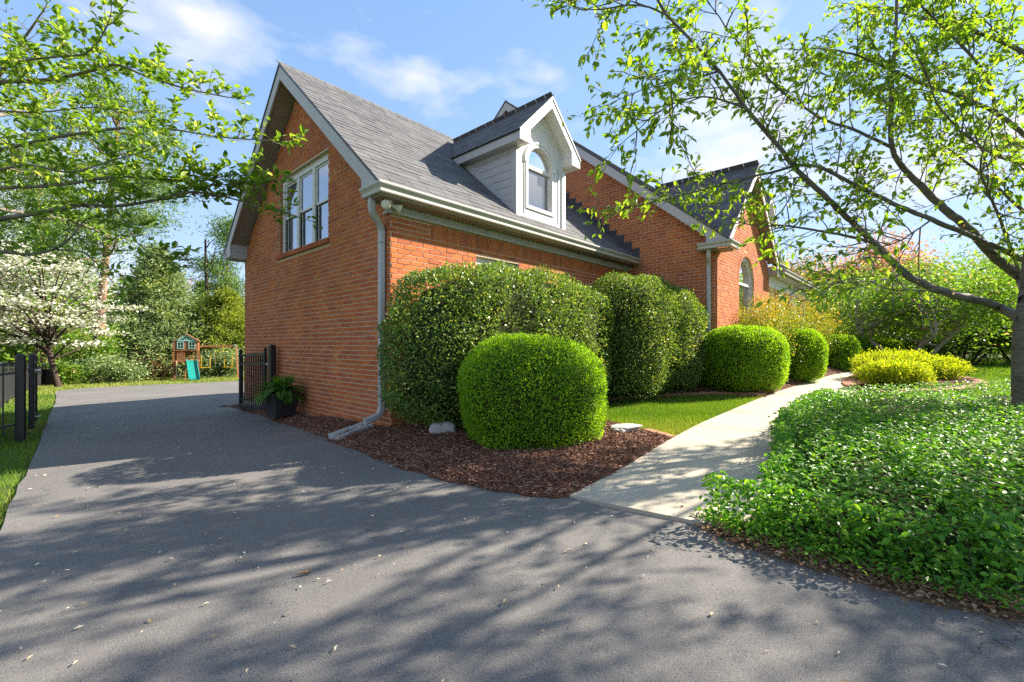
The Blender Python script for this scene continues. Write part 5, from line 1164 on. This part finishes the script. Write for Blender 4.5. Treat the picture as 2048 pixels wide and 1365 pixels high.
# --- generic broadleaf tree
def crown_tree(name, label, cat, base, h, r, tr, bark, mat, nleaf, ls, zb=.3, ncl=26, sig=.30, lean=(0, 0), stems=1, flat=1.0, group=None, wid=.6, shape=1.0, seedc=None, droop=0.0):
    base = np.array([base[0], base[1], zw(base)]); root = empty(name, base, 0, label, cat, group); T = Tubes(); C = []
    hc = h * (zb + (1 - zb) / 2); hr = h * (1 - zb) / 2
    for k in range(ncl):
        d = rdir(1)[0]; q = rng.random() ** .38; c = np.array([d[0] * r * q, d[1] * r * q, hc + d[2] * hr * q * .92]); c[:2] *= (1 - .35 * shape * max(0, (c[2] - hc) / hr)); c[:2] += np.array(lean) * c[2] / h; C.append(c)
    C = np.array(C)
    st_tops = []
    for s in range(stems):
        a = 6.283 * s / max(1, stems) + rng.random(); off = np.array([math.cos(a), math.sin(a), 0]) * (0 if stems == 1 else .22 * r); top = np.array([lean[0] * .8, lean[1] * .8, h * (.82 if stems == 1 else .62)]) + off * (1 if stems == 1 else 2.2)
        tp = np.array(smoothpath([off * .4 + np.array([0, 0, -.15]), off * .6 + top * .3, off * .8 + top * .6 + rng.normal(0, .04 * r, 3), top], 5)); T.add(tp, np.linspace(tr, tr * .25, len(tp)), 8); st_tops.append(tp)
    for c in C:
        tp = st_tops[rng.integers(len(st_tops))]; zz = np.clip(c[2] * rng.uniform(.45, .8), h * .12, tp[-1][2]); b = np.array([np.interp(zz, tp[:, 2], tp[:, k]) for k in range(3)])
        q = np.array(smoothpath([b, (b + c) / 2 + np.array([0, 0, .06 * h]) * rng.normal(.5, .5), c], 4)); rr_ = np.interp(zz, [0, h], [tr * .5, tr * .18]); T.add(q, np.linspace(rr_, rr_ * .2, len(q)), 5)
        for _ in range(3):
            e = c + rng.normal(0, r * sig, 3); q = np.array([q[-3], (q[-3] + e) / 2 + rng.normal(0, .05 * r, 3), e]); T.add(q, np.linspace(rr_ * .3, rr_ * .08, 3), 4)
    T.build('trunk', MT[bark], root)
    wgt = rng.uniform(.5, 1.5, ncl); wgt /= wgt.sum(); ix = rng.choice(ncl, nleaf, p=wgt); off = rng.normal(0, 1, (nleaf, 3)) * np.array([1, 1, .75 * flat]) * r * sig * rng.uniform(.6, 1.25, ncl)[ix][:, None]
    P = C[ix] + off; P[:, 2] -= droop * np.linalg.norm(off[:, :2], axis=1); P[:, 2] = np.maximum(P[:, 2], .05)
    D = rng.normal(0, 1, (nleaf, 3)) * np.array([1, 1, .6 * flat]); Nn = rng.normal(0, .6, (nleaf, 3)) + np.array([0, 0, .7])
    leaves('crown', P, D, Nn, ls * rng.uniform(.6, 1.35, nleaf), wid, MT[mat], root)
    return root
def conifer(name, label, base, h, r, tr, bark, mat, nbr, nsp, ls, zb=.06, power=.8, up=.0, group=None, bare=None, wid=.35):
    base = np.array([base[0], base[1], zw(base)]); root = empty(name, base, 0, label, 'tree', group); T = Tubes()
    tp = np.array([[0, 0, -.1], [r * .02, 0, h * .35], [-r * .02, 0, h * .7], [0, 0, h]]); T.add(np.array(smoothpath(tp, 4)), np.linspace(tr, tr * .12, 13), 8); P, D, N2, S_ = [], [], [], []
    for k in range(nbr):
        f = rng.random() ** .85; z = h * (zb + (1 - zb) * f); az = rng.random() * 6.283; Ln = r * (1 - f) ** power * rng.uniform(.7, 1.12) + .12 * r * (1 - f)
        el = .25 * f + up - .12; q = path_from((0, 0, z), (math.cos(az) * math.cos(el), math.sin(az) * math.cos(el), math.sin(el)), Ln, 6, .05, (0, 0, -.03 + .02 * f)); T.add(q, np.linspace(tr * .22 * (1 - f * .7), .008, len(q)), 4)
        m = max(4, int(nsp * Ln / r)); t = rng.uniform(.3, 1.06, m); pos = np.stack([np.interp(t, np.linspace(0, 1, len(q)), q[:, c]) for c in range(3)], 1); dd = q[-1] - q[-2]; dd /= np.linalg.norm(dd)
        for _ in range(5):
            pj = pos + rng.normal(0, 1, (m, 3)) * np.array([.16, .16, .10]) * r * .55; P.append(pj); D.append(np.tile(dd, (m, 1)) * .8 + rng.normal(0, .7, (m, 3)) + np.array([0, 0, .1])); N2.append(rng.normal(0, .6, (m, 3)) + np.array([0, 0, .7])); S_.append(ls * rng.uniform(.5, 1.3, m))
    T.build('trunk', MT[bark], root); leaves('crown', np.concatenate(P), np.concatenate(D), np.concatenate(N2), np.concatenate(S_), wid, MT[mat], root)
    return root
def B(px, Y): return np.array([(px - CXP) / FPX * Y, Y])
LG = 'trees and shrubs behind the back yard'
# white dogwood in blossom
wd_ = crown_tree('dogwood_tree', 'dogwood covered in white blossom behind the long black fence', 'tree', B(118, 22), 7.0, 4.0, .15, 'bark_dark', 'l_white', 11000, .14, .22, 48, .13, (-1.9, 0), 1, .30, wid=.85, shape=.6)
crown_tree('dogwood_tree', 'second white flowering dogwood with sparser bloom, farther left along the fence', 'tree', B(-70, 20), 7.2, 3.6, .15, 'bark_dog', 'l_white', 8000, .13, .35, 34, .18, (.6, 0), 1, .5, wid=.85)
# tall pine
def tall_pine(name, label, base, h, tr, lean, cl, mat='l_pine', bark='bark_pine', ls=.30, n=260):
    base = np.array([base[0], base[1], zw(base)]); root = empty(name, base, 0, label, 'tree'); T = Tubes()
    tp = np.array(smoothpath([np.array([0, 0, -.2]), np.array([lean * .05, 0, h * .2]), np.array([lean * .4, 0, h * .5]), np.array([lean, 0, h])], 6)); T.add(tp, np.linspace(tr * 1.25, tr * .25, len(tp)), 12); P, D, N2, S_ = [], [], [], []
    for (f, az, Ln, sz) in cl:
        z = h * f; b = np.array([np.interp(z, tp[:, 2], tp[:, k]) for k in range(3)]); q = path_from(b, (math.cos(az), math.sin(az), .25), Ln, 6, .12, (0, 0, .01)); T.add(q, np.linspace(tr * .28, .02, len(q)), 5)
        for e, wgt in ((q[-1], 1), (q[-3], .6), (q[2], .25)):
            m = int(n * wgt); P.append(e + rng.normal(0, 1, (m, 3)) * np.array([1, 1, .45]) * sz); D.append(rng.normal(0, 1, (m, 3)) + np.array([0, 0, .5])); N2.append(rng.normal(0, 1, (m, 3))); S_.append(ls * rng.uniform(.6, 1.2, m))
    T.build('trunk', MT[bark], root); leaves('crown', np.concatenate(P), np.concatenate(D), np.concatenate(N2), np.concatenate(S_), .22, MT[mat], root); return root
tall_pine('pine_tree', 'tall pine with a bare reddish trunk beside the blue green conifer', B(197, 28), 17, .30, 1.3, [(f, rng.random() * 6.283, rng.uniform(1.6, 3.4), rng.uniform(.6, 1.0)) for f in np.linspace(.42, 1, 30)])
tall_pine('pine_tree', 'pine with layered needle tufts rising behind the garage eave', B(448, 40), 12.6, .22, .4, [(f, rng.random() * 6.283, rng.uniform(1.0, 2.2), rng.uniform(.5, .8)) for f in np.linspace(.35, 1, 22)], ls=.34)
tall_pine('pine_tree', 'second tall pine farther off behind the near dogwood limbs', B(90, 40), 19, .3, -.8, [(f, rng.random() * 6.283, rng.uniform(2, 4.2), rng.uniform(.8, 1.3)) for f in np.linspace(.35, 1, 30)], ls=.4, n=300)
dd_ = empty('dead_tree', np.array([*B(413, 38), zw(B(413, 38))]), 0, 'bare dead trunk with one broken side limb beside the pine', 'tree'); T = Tubes()
q = np.array(smoothpath([(0, 0, -.1), (.1, 0, 5), (-.05, 0, 9), (-.1, 0, 11.4)], 5)); T.add(q, np.linspace(.2, .07, len(q)), 7); T.add(np.array(smoothpath([(0, 0, 9.0), (.45, 0, 9.4), (.7, 0, 10.2), (.75, 0, 10.8)], 4)), np.linspace(.08, .02, 13), 5); T.add(np.array(smoothpath([(-.05, 0, 10.6), (.4, 0, 11.2), (.8, 0, 11.4)], 4)), np.linspace(.05, .01, 9), 5)
T.build('trunk', MT['bark_dark'], dd_)
conifer('blue_conifer', 'broad blue green conifer standing behind the playset', B(314, 33.5), 9.6, 3.9, .22, 'bark_dark', 'l_blue', 460, 24, .30, .03, .75, .12)
conifer('cedar_tree', 'yellow green cedar beside the brick garage corner behind the swings', B(452, 36), 6.6, 3.3, .2, 'bark_dark', 'l_cedar', 260, 22, .28, .02, .55, .2)
conifer('cedar_tree', 'olive green cedar between the blue conifer and the pine', B(405, 42), 8.2, 2.6, .2, 'bark_dark', 'l_pine', 220, 20, .30, .05, .7, .2)
crown_tree('maple_sapling', 'young bright green tree between the white dogwood and the pine trunk', 'tree', B(178, 27), 4.2, 1.5, .06, 'bark_dark', 'l_mid', 3600, .17, .12, 16, .30)
crown_tree('juniper_bush', 'low blue green juniper in front of the pine trunk', 'shrub', B(222, 26.5), 1.5, 1.5, .05, 'bark_dark', 'l_blue', 3600, .16, .0, 16, .30)
crown_tree('juniper_bush', 'low juniper under the swings of the playset', 'shrub', B(440, 33), 1.7, 2.1, .05, 'bark_dark', 'l_blue', 3600, .18, .0, 18, .28)
crown_tree('lime_bush', 'small lime green bush at the end of the long black fence', 'shrub', B(118, 24.5), 1.15, 1.1, .04, 'bark_dark', 'l_mid', 2400, .15, .0, 10, .32)
crown_tree('lime_bush', 'lime green bush leaning past the pine trunk onto the board fence', 'shrub', B(150, 30), 1.2, 1.4, .04, 'bark_dark', 'l_cedar', 2400, .16, .0, 10, .32)
crown_tree('dry_bush', 'brown leafless bush at the foot of the blue green conifer', 'shrub', B(292, 31), 1.5, 1.2, .06, 'bark_dark', 'l_brown', 1500, .12, .0, 16, .3, stems=4)
crown_tree('orange_bush', 'small orange leaved bush behind the board fence', 'shrub', B(264, 38), 1.9, 1.0, .05, 'bark_dark', 'l_amber', 1500, .16, .1, 8, .34)
for px, Y, hh, rr_, lab, mt in ((262, 60, 12, 4.2, 'pale leafing tree rising behind the blue green conifer', 'l_amber'), (345, 62, 12.5, 4.5, 'almost bare greyish tree behind the conifer tip', 'l_pink'), (150, 52, 12, 5.0, 'spring green tree behind the tall pine trunk', 'l_mid'), (20, 50, 13, 6.0, 'wide spring green tree behind the white dogwoods', 'l_mid'), (-80, 42, 12, 5.5, 'full green tree past the left end of the yard', 'l_dark'), (420, 56, 9.0, 4.0, 'thinly leafed tree behind the dead trunk', 'l_amber'), (70, 38, 7, 3.2, 'rosy bronze leafed tree between the dogwoods and the pine', 'l_mid')):
    crown_tree('background_tree', lab, 'tree', B(px, Y), hh, rr_, .2, 'twig_grey', mt, 2600 if px in (262, 345, 420) else 7000, .32, .22, 34, .22, group=LG)
# --- right side garden
NG = 'nandina shrubs by the porch'
def nandina(base, h, r, lab, n, z0=.2):
    base = np.array([base[0], base[1], zw(base) + z0]); root = empty('nandina', base, 0, lab, 'shrub', NG); T = Tubes(); C = []
    for k in range(15):
        a = rng.random() * 6.283; e = np.array([math.cos(a) * r * rng.uniform(.2, 1), math.sin(a) * r * rng.uniform(.2, 1), h * rng.uniform(.5, 1)]); q = np.array(smoothpath([np.array([math.cos(a), math.sin(a), 0]) * .1, e * np.array([.4, .4, .6]), e], 4)); T.add(q, np.linspace(.012, .004, len(q)), 5); C += [e, e * np.array([.85, .85, .75]), e * np.array([.9, .9, .5])]
    C = np.array(C); ix = rng.integers(len(C), size=n); P = C[ix] + rng.normal(0, 1, (n, 3)) * np.array([1, 1, .55]) * r * .27; zr = np.clip(P[:, 2] / h, 0, 1)
    T.build('stems', MT['bark_dark'], root); leaves('foliage', P, rng.normal(0, 1, (n, 3)) + np.array([0, 0, -.3]), rng.normal(0, .6, (n, 3)) + np.array([0, 0, .6]), rng.uniform(.035, .075, n), .34, MT['l_nand'], root, rnd=np.clip(zr * .75 + rng.normal(.05, .18, n), 0, 1))
nandina(W(7.7, -2.5)[:2], 1.65, .65, 'airy nandina with amber tips in front of the arched window', 9000)
nandina(W(9.2, -2.5)[:2], 1.85, .75, 'tallest amber and green nandina beside the arched window', 11000)
nandina(W(11.2, -2.55)[:2], 1.6, .7, 'orange tinted nandina in front of the porch columns', 9000)
nandina(W(13.4, -2.6)[:2], 1.4, .7, 'nandina at the far end of the porch', 7000)
RG = 'trees and shrubs beyond the front lawn'
crown_tree('flowering_tree', 'broad multi stemmed tree with pale blossom behind the golden spireas', 'tree', B(1815, 15.2), 3.7, 3.1, .085, 'bark_pale', 'l_mid', 19000, .11, .26, 50, .20, (-.1, 0), 5, .8, shape=.3)
crown_tree('arching_shrub', 'dark stemmed arching shrub at the lawn edge right of the multi stemmed tree', 'shrub', B(1925, 17.0), 3.0, 2.8, .05, 'bark_dark', 'l_mid', 12000, .12, .14, 40, .20, (0, 0), 7, .8, shape=0)
crown_tree('arching_shrub', 'leafy green shrub behind the cherry trunk', 'shrub', B(2040, 17.5), 3.2, 2.6, .05, 'bark_dark', 'l_mid', 10000, .12, .05, 34, .22, (0, 0), 6, .8, shape=0)
crown_tree('leafy_shrub', 'fresh green shrub beyond the porch corner', 'shrub', B(1668, 21.5), 4.2, 2.6, .06, 'bark_dark', 'l_mid', 11000, .13, .04, 34, .23, (0, 0), 4, .9, shape=0)
crown_tree('leafy_shrub', 'dark leaved shrub low behind the stems of the multi stemmed tree', 'shrub', B(1850, 19.5), 1.9, 2.8, .05, 'bark_dark', 'l_dark', 8000, .13, .02, 24, .26, (0, 0), 4)
crown_tree('leafy_shrub', 'dark leaved shrub behind the far end of the boxwood row', 'shrub', B(1730, 20.5), 2.2, 2.6, .05, 'bark_dark', 'l_dark', 7000, .13, .02, 24, .26, (0, 0), 4)
for px, Y, hh, rr_, lab, mt, n_, ls_ in ((1590, 30, 6.8, 3.0, 'amber budding tree above the porch gutter', 'l_amber', 9000, .17), (1655, 34, 7.0, 3.2, 'second amber budding tree beyond the porch', 'l_amber', 9000, .18), (1765, 29, 7.8, 3.4, 'coral pink flowering tree above the multi stemmed tree', 'l_pink', 12000, .18), (1880, 36, 7.5, 4.0, 'green tree behind the coral pink one', 'l_mid', 7500, .18), (2010, 30, 8.0, 4.2, 'tall green tree behind the cherry trunk', 'l_mid', 8000, .18), (2160, 24, 8.5, 4.0, 'green tree past the cherry tree', 'l_mid', 7000, .2)):
    crown_tree('garden_tree', lab, 'tree', B(px, Y), hh, rr_, .12, 'twig_grey', mt, n_, ls_, .16, 40, .22, group=RG)
# trees that stand outside the picture on the sunny side
for x_, y_, hh, rr_, lab in ((10.2, 3.1, 8.6, 2.5, 'broad shade tree on the lawn beyond the cherry tree'),):
    crown_tree('shade_tree', lab, 'tree', (x_, y_), hh, rr_, .16, 'bark_dog', 'l_mid', 6500, .10, .45, 44, .18)
# far woods as one mass
m = 30000; th = rng.uniform(-1.35, 1.35, m); Rr = rng.uniform(62, 110, m); x_, y_ = np.sin(th) * Rr, np.cos(th) * Rr
top = 6.5 + 3.0 * sn(np.stack([th * 20, Rr * .05], 1), 1, 66, 3) + 1.5 * rng.random(m); zz = gz(x_, y_) + top * rng.random(m) ** .8
leaves('distant_woods', np.stack([x_, y_, zz], 1), rng.normal(0, 1, (m, 3)), rng.normal(0, 1, (m, 3)), rng.uniform(.6, 1.5, m), .7, MT['l_mid'], None)
dw = bpy.data.objects['distant_woods']; tag(dw, 'far band of spring woods closing the view', 'woods', kind='stuff')
# ------------------------------------------------------------------ groundcover, grass, mulch chips, litter
def in_region(poly, n, near=None):
    B_ = np.array([p[:2] for p in poly]); lo, hi = B_.min(0), B_.max(0); out_ = []; tot = 0
    while tot < n:
        Q = rng.uniform(lo, hi, (n * 2, 2))
        if near is not None: Q = Q[rng.random(len(Q)) < np.clip(near / np.maximum(Q[:, 1], .5), 0, 1) ** 2]
        Q = Q[inpoly(Q, poly)]; out_.append(Q); tot += len(Q)
        if len(Q) == 0: break
    return np.concatenate(out_)[:n]
wrp = [p for p in wr if p[1] < 6.5]
front = [p + np.array([.10, .13]) for p in drive_right[3:]]
gc_poly = [p + np.array([.04, -.03]) for p in wrp] + [np.array([4.6, 6.75]), np.array([6.6, 6.6]), np.array([9.5, 6.6]), np.array([11.5, 5.0]), np.array([11.5, 1.6])] + [front[-1] + np.array([2.5, -.3])] + front[::-1]
soil_poly = wrp + [np.array([4.6, 6.9]), np.array([9.6, 6.8]), np.array([11.7, 5.0]), np.array([11.7, 1.3])] + [drive_right[-1] + np.array([2.6, -.4])] + [p + np.array([-.02, -.03]) for p in drive_right[3:]][::-1]
region('planting_soil', soil_poly, .3, lambda P, bd: gz(P[:, 0], P[:, 1]) + .008 + .012 * sn(P, 6, 3) * np.clip(segdist(P, bd) / .1, 0, 1), MT['litter_soil'], edge=.2)
def gch(P):
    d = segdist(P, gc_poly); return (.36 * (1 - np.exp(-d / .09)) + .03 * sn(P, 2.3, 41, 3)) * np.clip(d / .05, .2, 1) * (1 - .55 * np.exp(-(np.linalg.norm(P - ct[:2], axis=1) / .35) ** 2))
n = 76000; Q = in_region(gc_poly, n, near=3.4); h_ = gch(Q); f = 1 - .55 * rng.random(len(Q)) ** 2.2; ed = segdist(Q, gc_poly) < .22; f[ed] = rng.random(ed.sum()) ** .7
P = np.column_stack([Q, gz(Q[:, 0], Q[:, 1]) + h_ * f + rng.normal(0, .015, len(Q))])
# extra leaves on the cut face toward the driveway and the walk
bdp = np.array(resample([*front[::-1], *[p + np.array([.04, -.03]) for p in wrp]], .02)); e = bdp[rng.integers(len(bdp), size=15000)]; e = e[inpoly(e + np.array([.03, .03]), gc_poly)]
e = e + rng.normal(0, .035, e.shape) + np.array([.04, .05]); Pe = np.column_stack([e, gz(e[:, 0], e[:, 1]) + .01 + .30 * rng.random(len(e)) ** .9]); nt_ = len(P); P = np.concatenate([P, Pe]); m = len(P)
az = rng.random(m) * 6.283; D = np.stack([np.cos(az), np.sin(az), rng.normal(.10, .35, m)], 1); Nn = np.stack([rng.normal(0, .38, m), rng.normal(-.12, .38, m), np.ones(m)], 1)
Nn[nt_:] += np.array([-.5, -.9, 0]); D[nt_:, 2] -= .5
gcv = empty('groundcover', (0, 0, 0)); bpy.data.objects.remove(gcv)
o = leaves('groundcover', P, D, Nn, rng.uniform(.025, .052, m), .58, MT['l_vinca'], None, T7); tag(o, 'dense glossy green groundcover between walkway and driveway', 'groundcover', kind='stuff')
k = 2600; Q = in_region(gc_poly, k); T = Tubes()
for q in Q[:900]:
    a = np.array([q[0], q[1], float(gz(q[0], q[1]))]); b = a + np.array([rng.normal(0, .06), rng.normal(0, .06), .24]); T.add(np.array([a, (a + b) / 2 + rng.normal(0, .02, 3), b]), [.004, .003, .002], 3)
o = T.build('groundcover_stems', MT['bark_dark']); tag(o, 'thin brown stems under the groundcover', 'stems', kind='stuff')
o = region('groundcover_shade', gc_poly, .22, lambda P, bd: gz(P[:, 0], P[:, 1]) + gch(P) * .45, MT['core'], edge=.15, skirt=0); tag(o, 'dark sheet inside the groundcover standing in for the shade among its stems', 'stems', kind='stuff')  # low dark sheet that paints the shade beneath the leaves
# dead leaves along the drive edge
ed = np.array(resample([p for p in drive_right[3:]], .02)); e = ed[rng.integers(len(ed), size=2600)] + rng.normal(0, .075, (2600, 2)) + np.array([.025, .05]); P = np.column_stack([e, gz(e[:, 0], e[:, 1]) + .02 + .012 * rng.random(2600)])
az = rng.random(2600) * 6.283; leaves('leaf_litter', P, np.stack([np.cos(az), np.sin(az), rng.normal(0, .2, 2600)], 1), rng.normal(0, .3, (2600, 3)) + np.array([0, 0, 1]), rng.uniform(.008, .038, 2600), .55, MT['l_brown'], None, T7, kind='stuff')
tag(bpy.data.objects['leaf_litter'], 'brown dead leaves along the edge of the driveway', 'leaf litter')
e = ed[rng.integers(len(ed), size=1500)] + rng.normal(0, .06, (1500, 2)) + np.array([.05, .08]); P = np.column_stack([e, gz(e[:, 0], e[:, 1]) + .02 + .05 * rng.random(1500)]); az = rng.random(1500) * 6.283
o = leaves('low_weeds', P, np.stack([np.cos(az), np.sin(az), rng.normal(.5, .4, 1500)], 1), rng.normal(0, .5, (1500, 3)) + np.array([0, 0, 1]), rng.uniform(.012, .045, 1500), .4, MT['l_vinca'], None, T4); tag(o, 'small green sprigs along the driveway edge', 'weeds', kind='stuff')
# grass
def grass(name, label, poly, n, ln, wd, mat, near=None, dz=-.03, lean=.35):
    Q = in_region(poly, n, near); m = len(Q); P = np.column_stack([Q, gz(Q[:, 0], Q[:, 1]) + dz]); az = rng.random(m) * 6.283
    D = np.stack([np.cos(az) * lean * rng.random(m) * 2, np.sin(az) * lean * rng.random(m) * 2, np.ones(m)], 1); Nn = np.stack([-np.sin(az), np.cos(az), np.zeros(m)], 1) + rng.normal(0, .4, (m, 3))
    ds = np.clip(Q[:, 1] / 5, .8, 5); S_ = ln * rng.uniform(.5, 1.2, m); V, F, r = leaf_arrays(P, D, Nn, S_, wd * ds / S_, TB, np.clip(rng.random(m) * .8 + .25 * sn(Q, 1.5, 51) + .1, 0, 1)); o = link(name, npmesh(name, V, F, r), None, MT[mat]); return tag(o, label, 'grass', kind='stuff')
grass('grass', 'short lawn patch between the brick edging and the walkway', lawn_tri, 60000, .09, .0055, 'l_grass', dz=-.035, lean=.6)
grass('grass', 'dry pale blades mixed through the small lawn patch by the walkway', lawn_tri, 22000, .085, .005, 'l_drygrass', dz=-.03, lean=.8)
gl = [p + np.array([-.03, .02]) for p in dl] + [p for p in df] + [np.array([-14., 40.]), np.array([-32., 40.]), np.array([-30., 18.]), np.array([-14., 6.]), np.array([-8., 1.5]), near + np.array([-1.0, 0])]
grass('grass', 'bright lawn strip along the left side of the driveway', gl, 120000, .08, .006, 'l_grass', near=3.2)
gr = [np.array([5.2, 7.0]), np.array([12, 6.7]), np.array([30, 8]), np.array([34, 26]), np.array([16, 24]), np.array([10.3, 15]), *[p for p in wr if p[1] > 8][::-1]]
spP = sp_poly
Qg = in_region(gr, 110000, near=7.5); Qg = Qg[~inpoly(Qg, spP)]
m = len(Qg); P = np.column_stack([Qg, gz(Qg[:, 0], Qg[:, 1]) - .035]); az = rng.random(m) * 6.283; D = np.stack([np.cos(az) * .5 * rng.random(m), np.sin(az) * .5 * rng.random(m), np.ones(m)], 1); S_ = .08 * rng.uniform(.5, 1.2, m)
V, F, r = leaf_arrays(P, D, rng.normal(0, 1, (m, 3)), S_, .0065 * np.clip(Qg[:, 1] / 5, 1, 5) / S_, TB, np.clip(rng.random(m) * .8 + .25 * sn(Qg, 1.2, 52) + .1, 0, 1)); o = link('grass', npmesh('grass', V, F, r), None, MT['l_grass']); tag(o, 'front lawn around the round spirea bed', 'grass', kind='stuff')
gb_ = [np.array([-26., 15.5]), np.array([-5., 16.5]), np.array([2., 22.]), np.array([-2., 42.]), np.array([-36., 42.])]
Qg = in_region(gb_, 60000); Qg = Qg[~inpoly(Qg, drive_poly)]; m = len(Qg); P = np.column_stack([Qg, gz(Qg[:, 0], Qg[:, 1]) - .035]); S_ = .11 * rng.uniform(.5, 1.2, m)
V, F, r = leaf_arrays(P, rng.normal(0, .3, (m, 3)) + np.array([0, 0, 1.]), rng.normal(0, 1, (m, 3)), S_, np.full(m, .035) / S_, TB, np.clip(rng.random(m) * .7 + .3 + .2 * sn(Qg, 1.0, 53), 0, 1)); o = link('grass', npmesh('grass', V, F, r), None, MT['l_drygrass']); tag(o, 'pale back lawn around the playset', 'grass', kind='stuff')
# mulch chips
def chips(name, label, poly, zf, n, near, avoid=None):
    Q = in_region(poly, n, near); m = len(Q); P = np.column_stack([Q, zf(Q, poly) + .004 + .014 * rng.random(m)]); az = rng.random(m) * 6.283
    D = np.stack([np.cos(az), np.sin(az), rng.normal(0, .28, m)], 1); Nn = rng.normal(0, .45, (m, 3)) + np.array([0, 0, 1]); S_ = rng.uniform(.02, .062, m); V, F, r = leaf_arrays(P, D, Nn, S_, rng.uniform(.003, .009, m) / S_, TQ, rng.random(m)); o = link(name, npmesh(name, V, F, r), None, MT['chip']); return tag(o, label, 'mulch', kind='stuff')
chips('mulch', 'shredded brown mulch in the bed round the garage and hedges', bed_poly, lambda Q, b: zbed(Q, bed_poly), 95000, 4.2)
chips('mulch', 'dark shredded mulch under the golden spireas', sp_poly, lambda Q, b: gz(Q[:, 0], Q[:, 1]) + .015 + .10 * (1 - np.exp(-segdist(Q, sp_poly) / .4)), 9000, None)
# fallen petals and bits on the drive
n = 520; Q = np.concatenate([in_region(drive_poly, 420, near=3.0), np.column_stack([rng.uniform(-5.5, 2.6, 520), rng.uniform(1.2, 5.5, 520)])]); Q = Q[inpoly(Q, drive_poly)]; Q = Q[~inpoly(Q, bed_poly)]; n = len(Q); P = np.column_stack([Q, gz(Q[:, 0], Q[:, 1]) + .009]); az = rng.random(n) * 6.283
o = leaves('fallen_petals', P, np.stack([np.cos(az), np.sin(az), rng.normal(0, .1, n)], 1), rng.normal(0, .25, (n, 3)) + np.array([0, 0, 1]), rng.uniform(.012, .038, n), .36, MT['l_litter'], None, T4); tag(o, 'pale fallen petals and chaff scattered over the asphalt', 'petals', kind='stuff')
tw = G(597, 1152); T = Tubes(); T.add(np.array([(0, 0, .013), (.03, .010, .015), (.055, .022, .013)]), [.007, .008, .007], 7); o = T.build('twig', MT['bark_pine']); o.location = tw; tag(o, 'short brown bit of stick lying on the asphalt', 'twig')
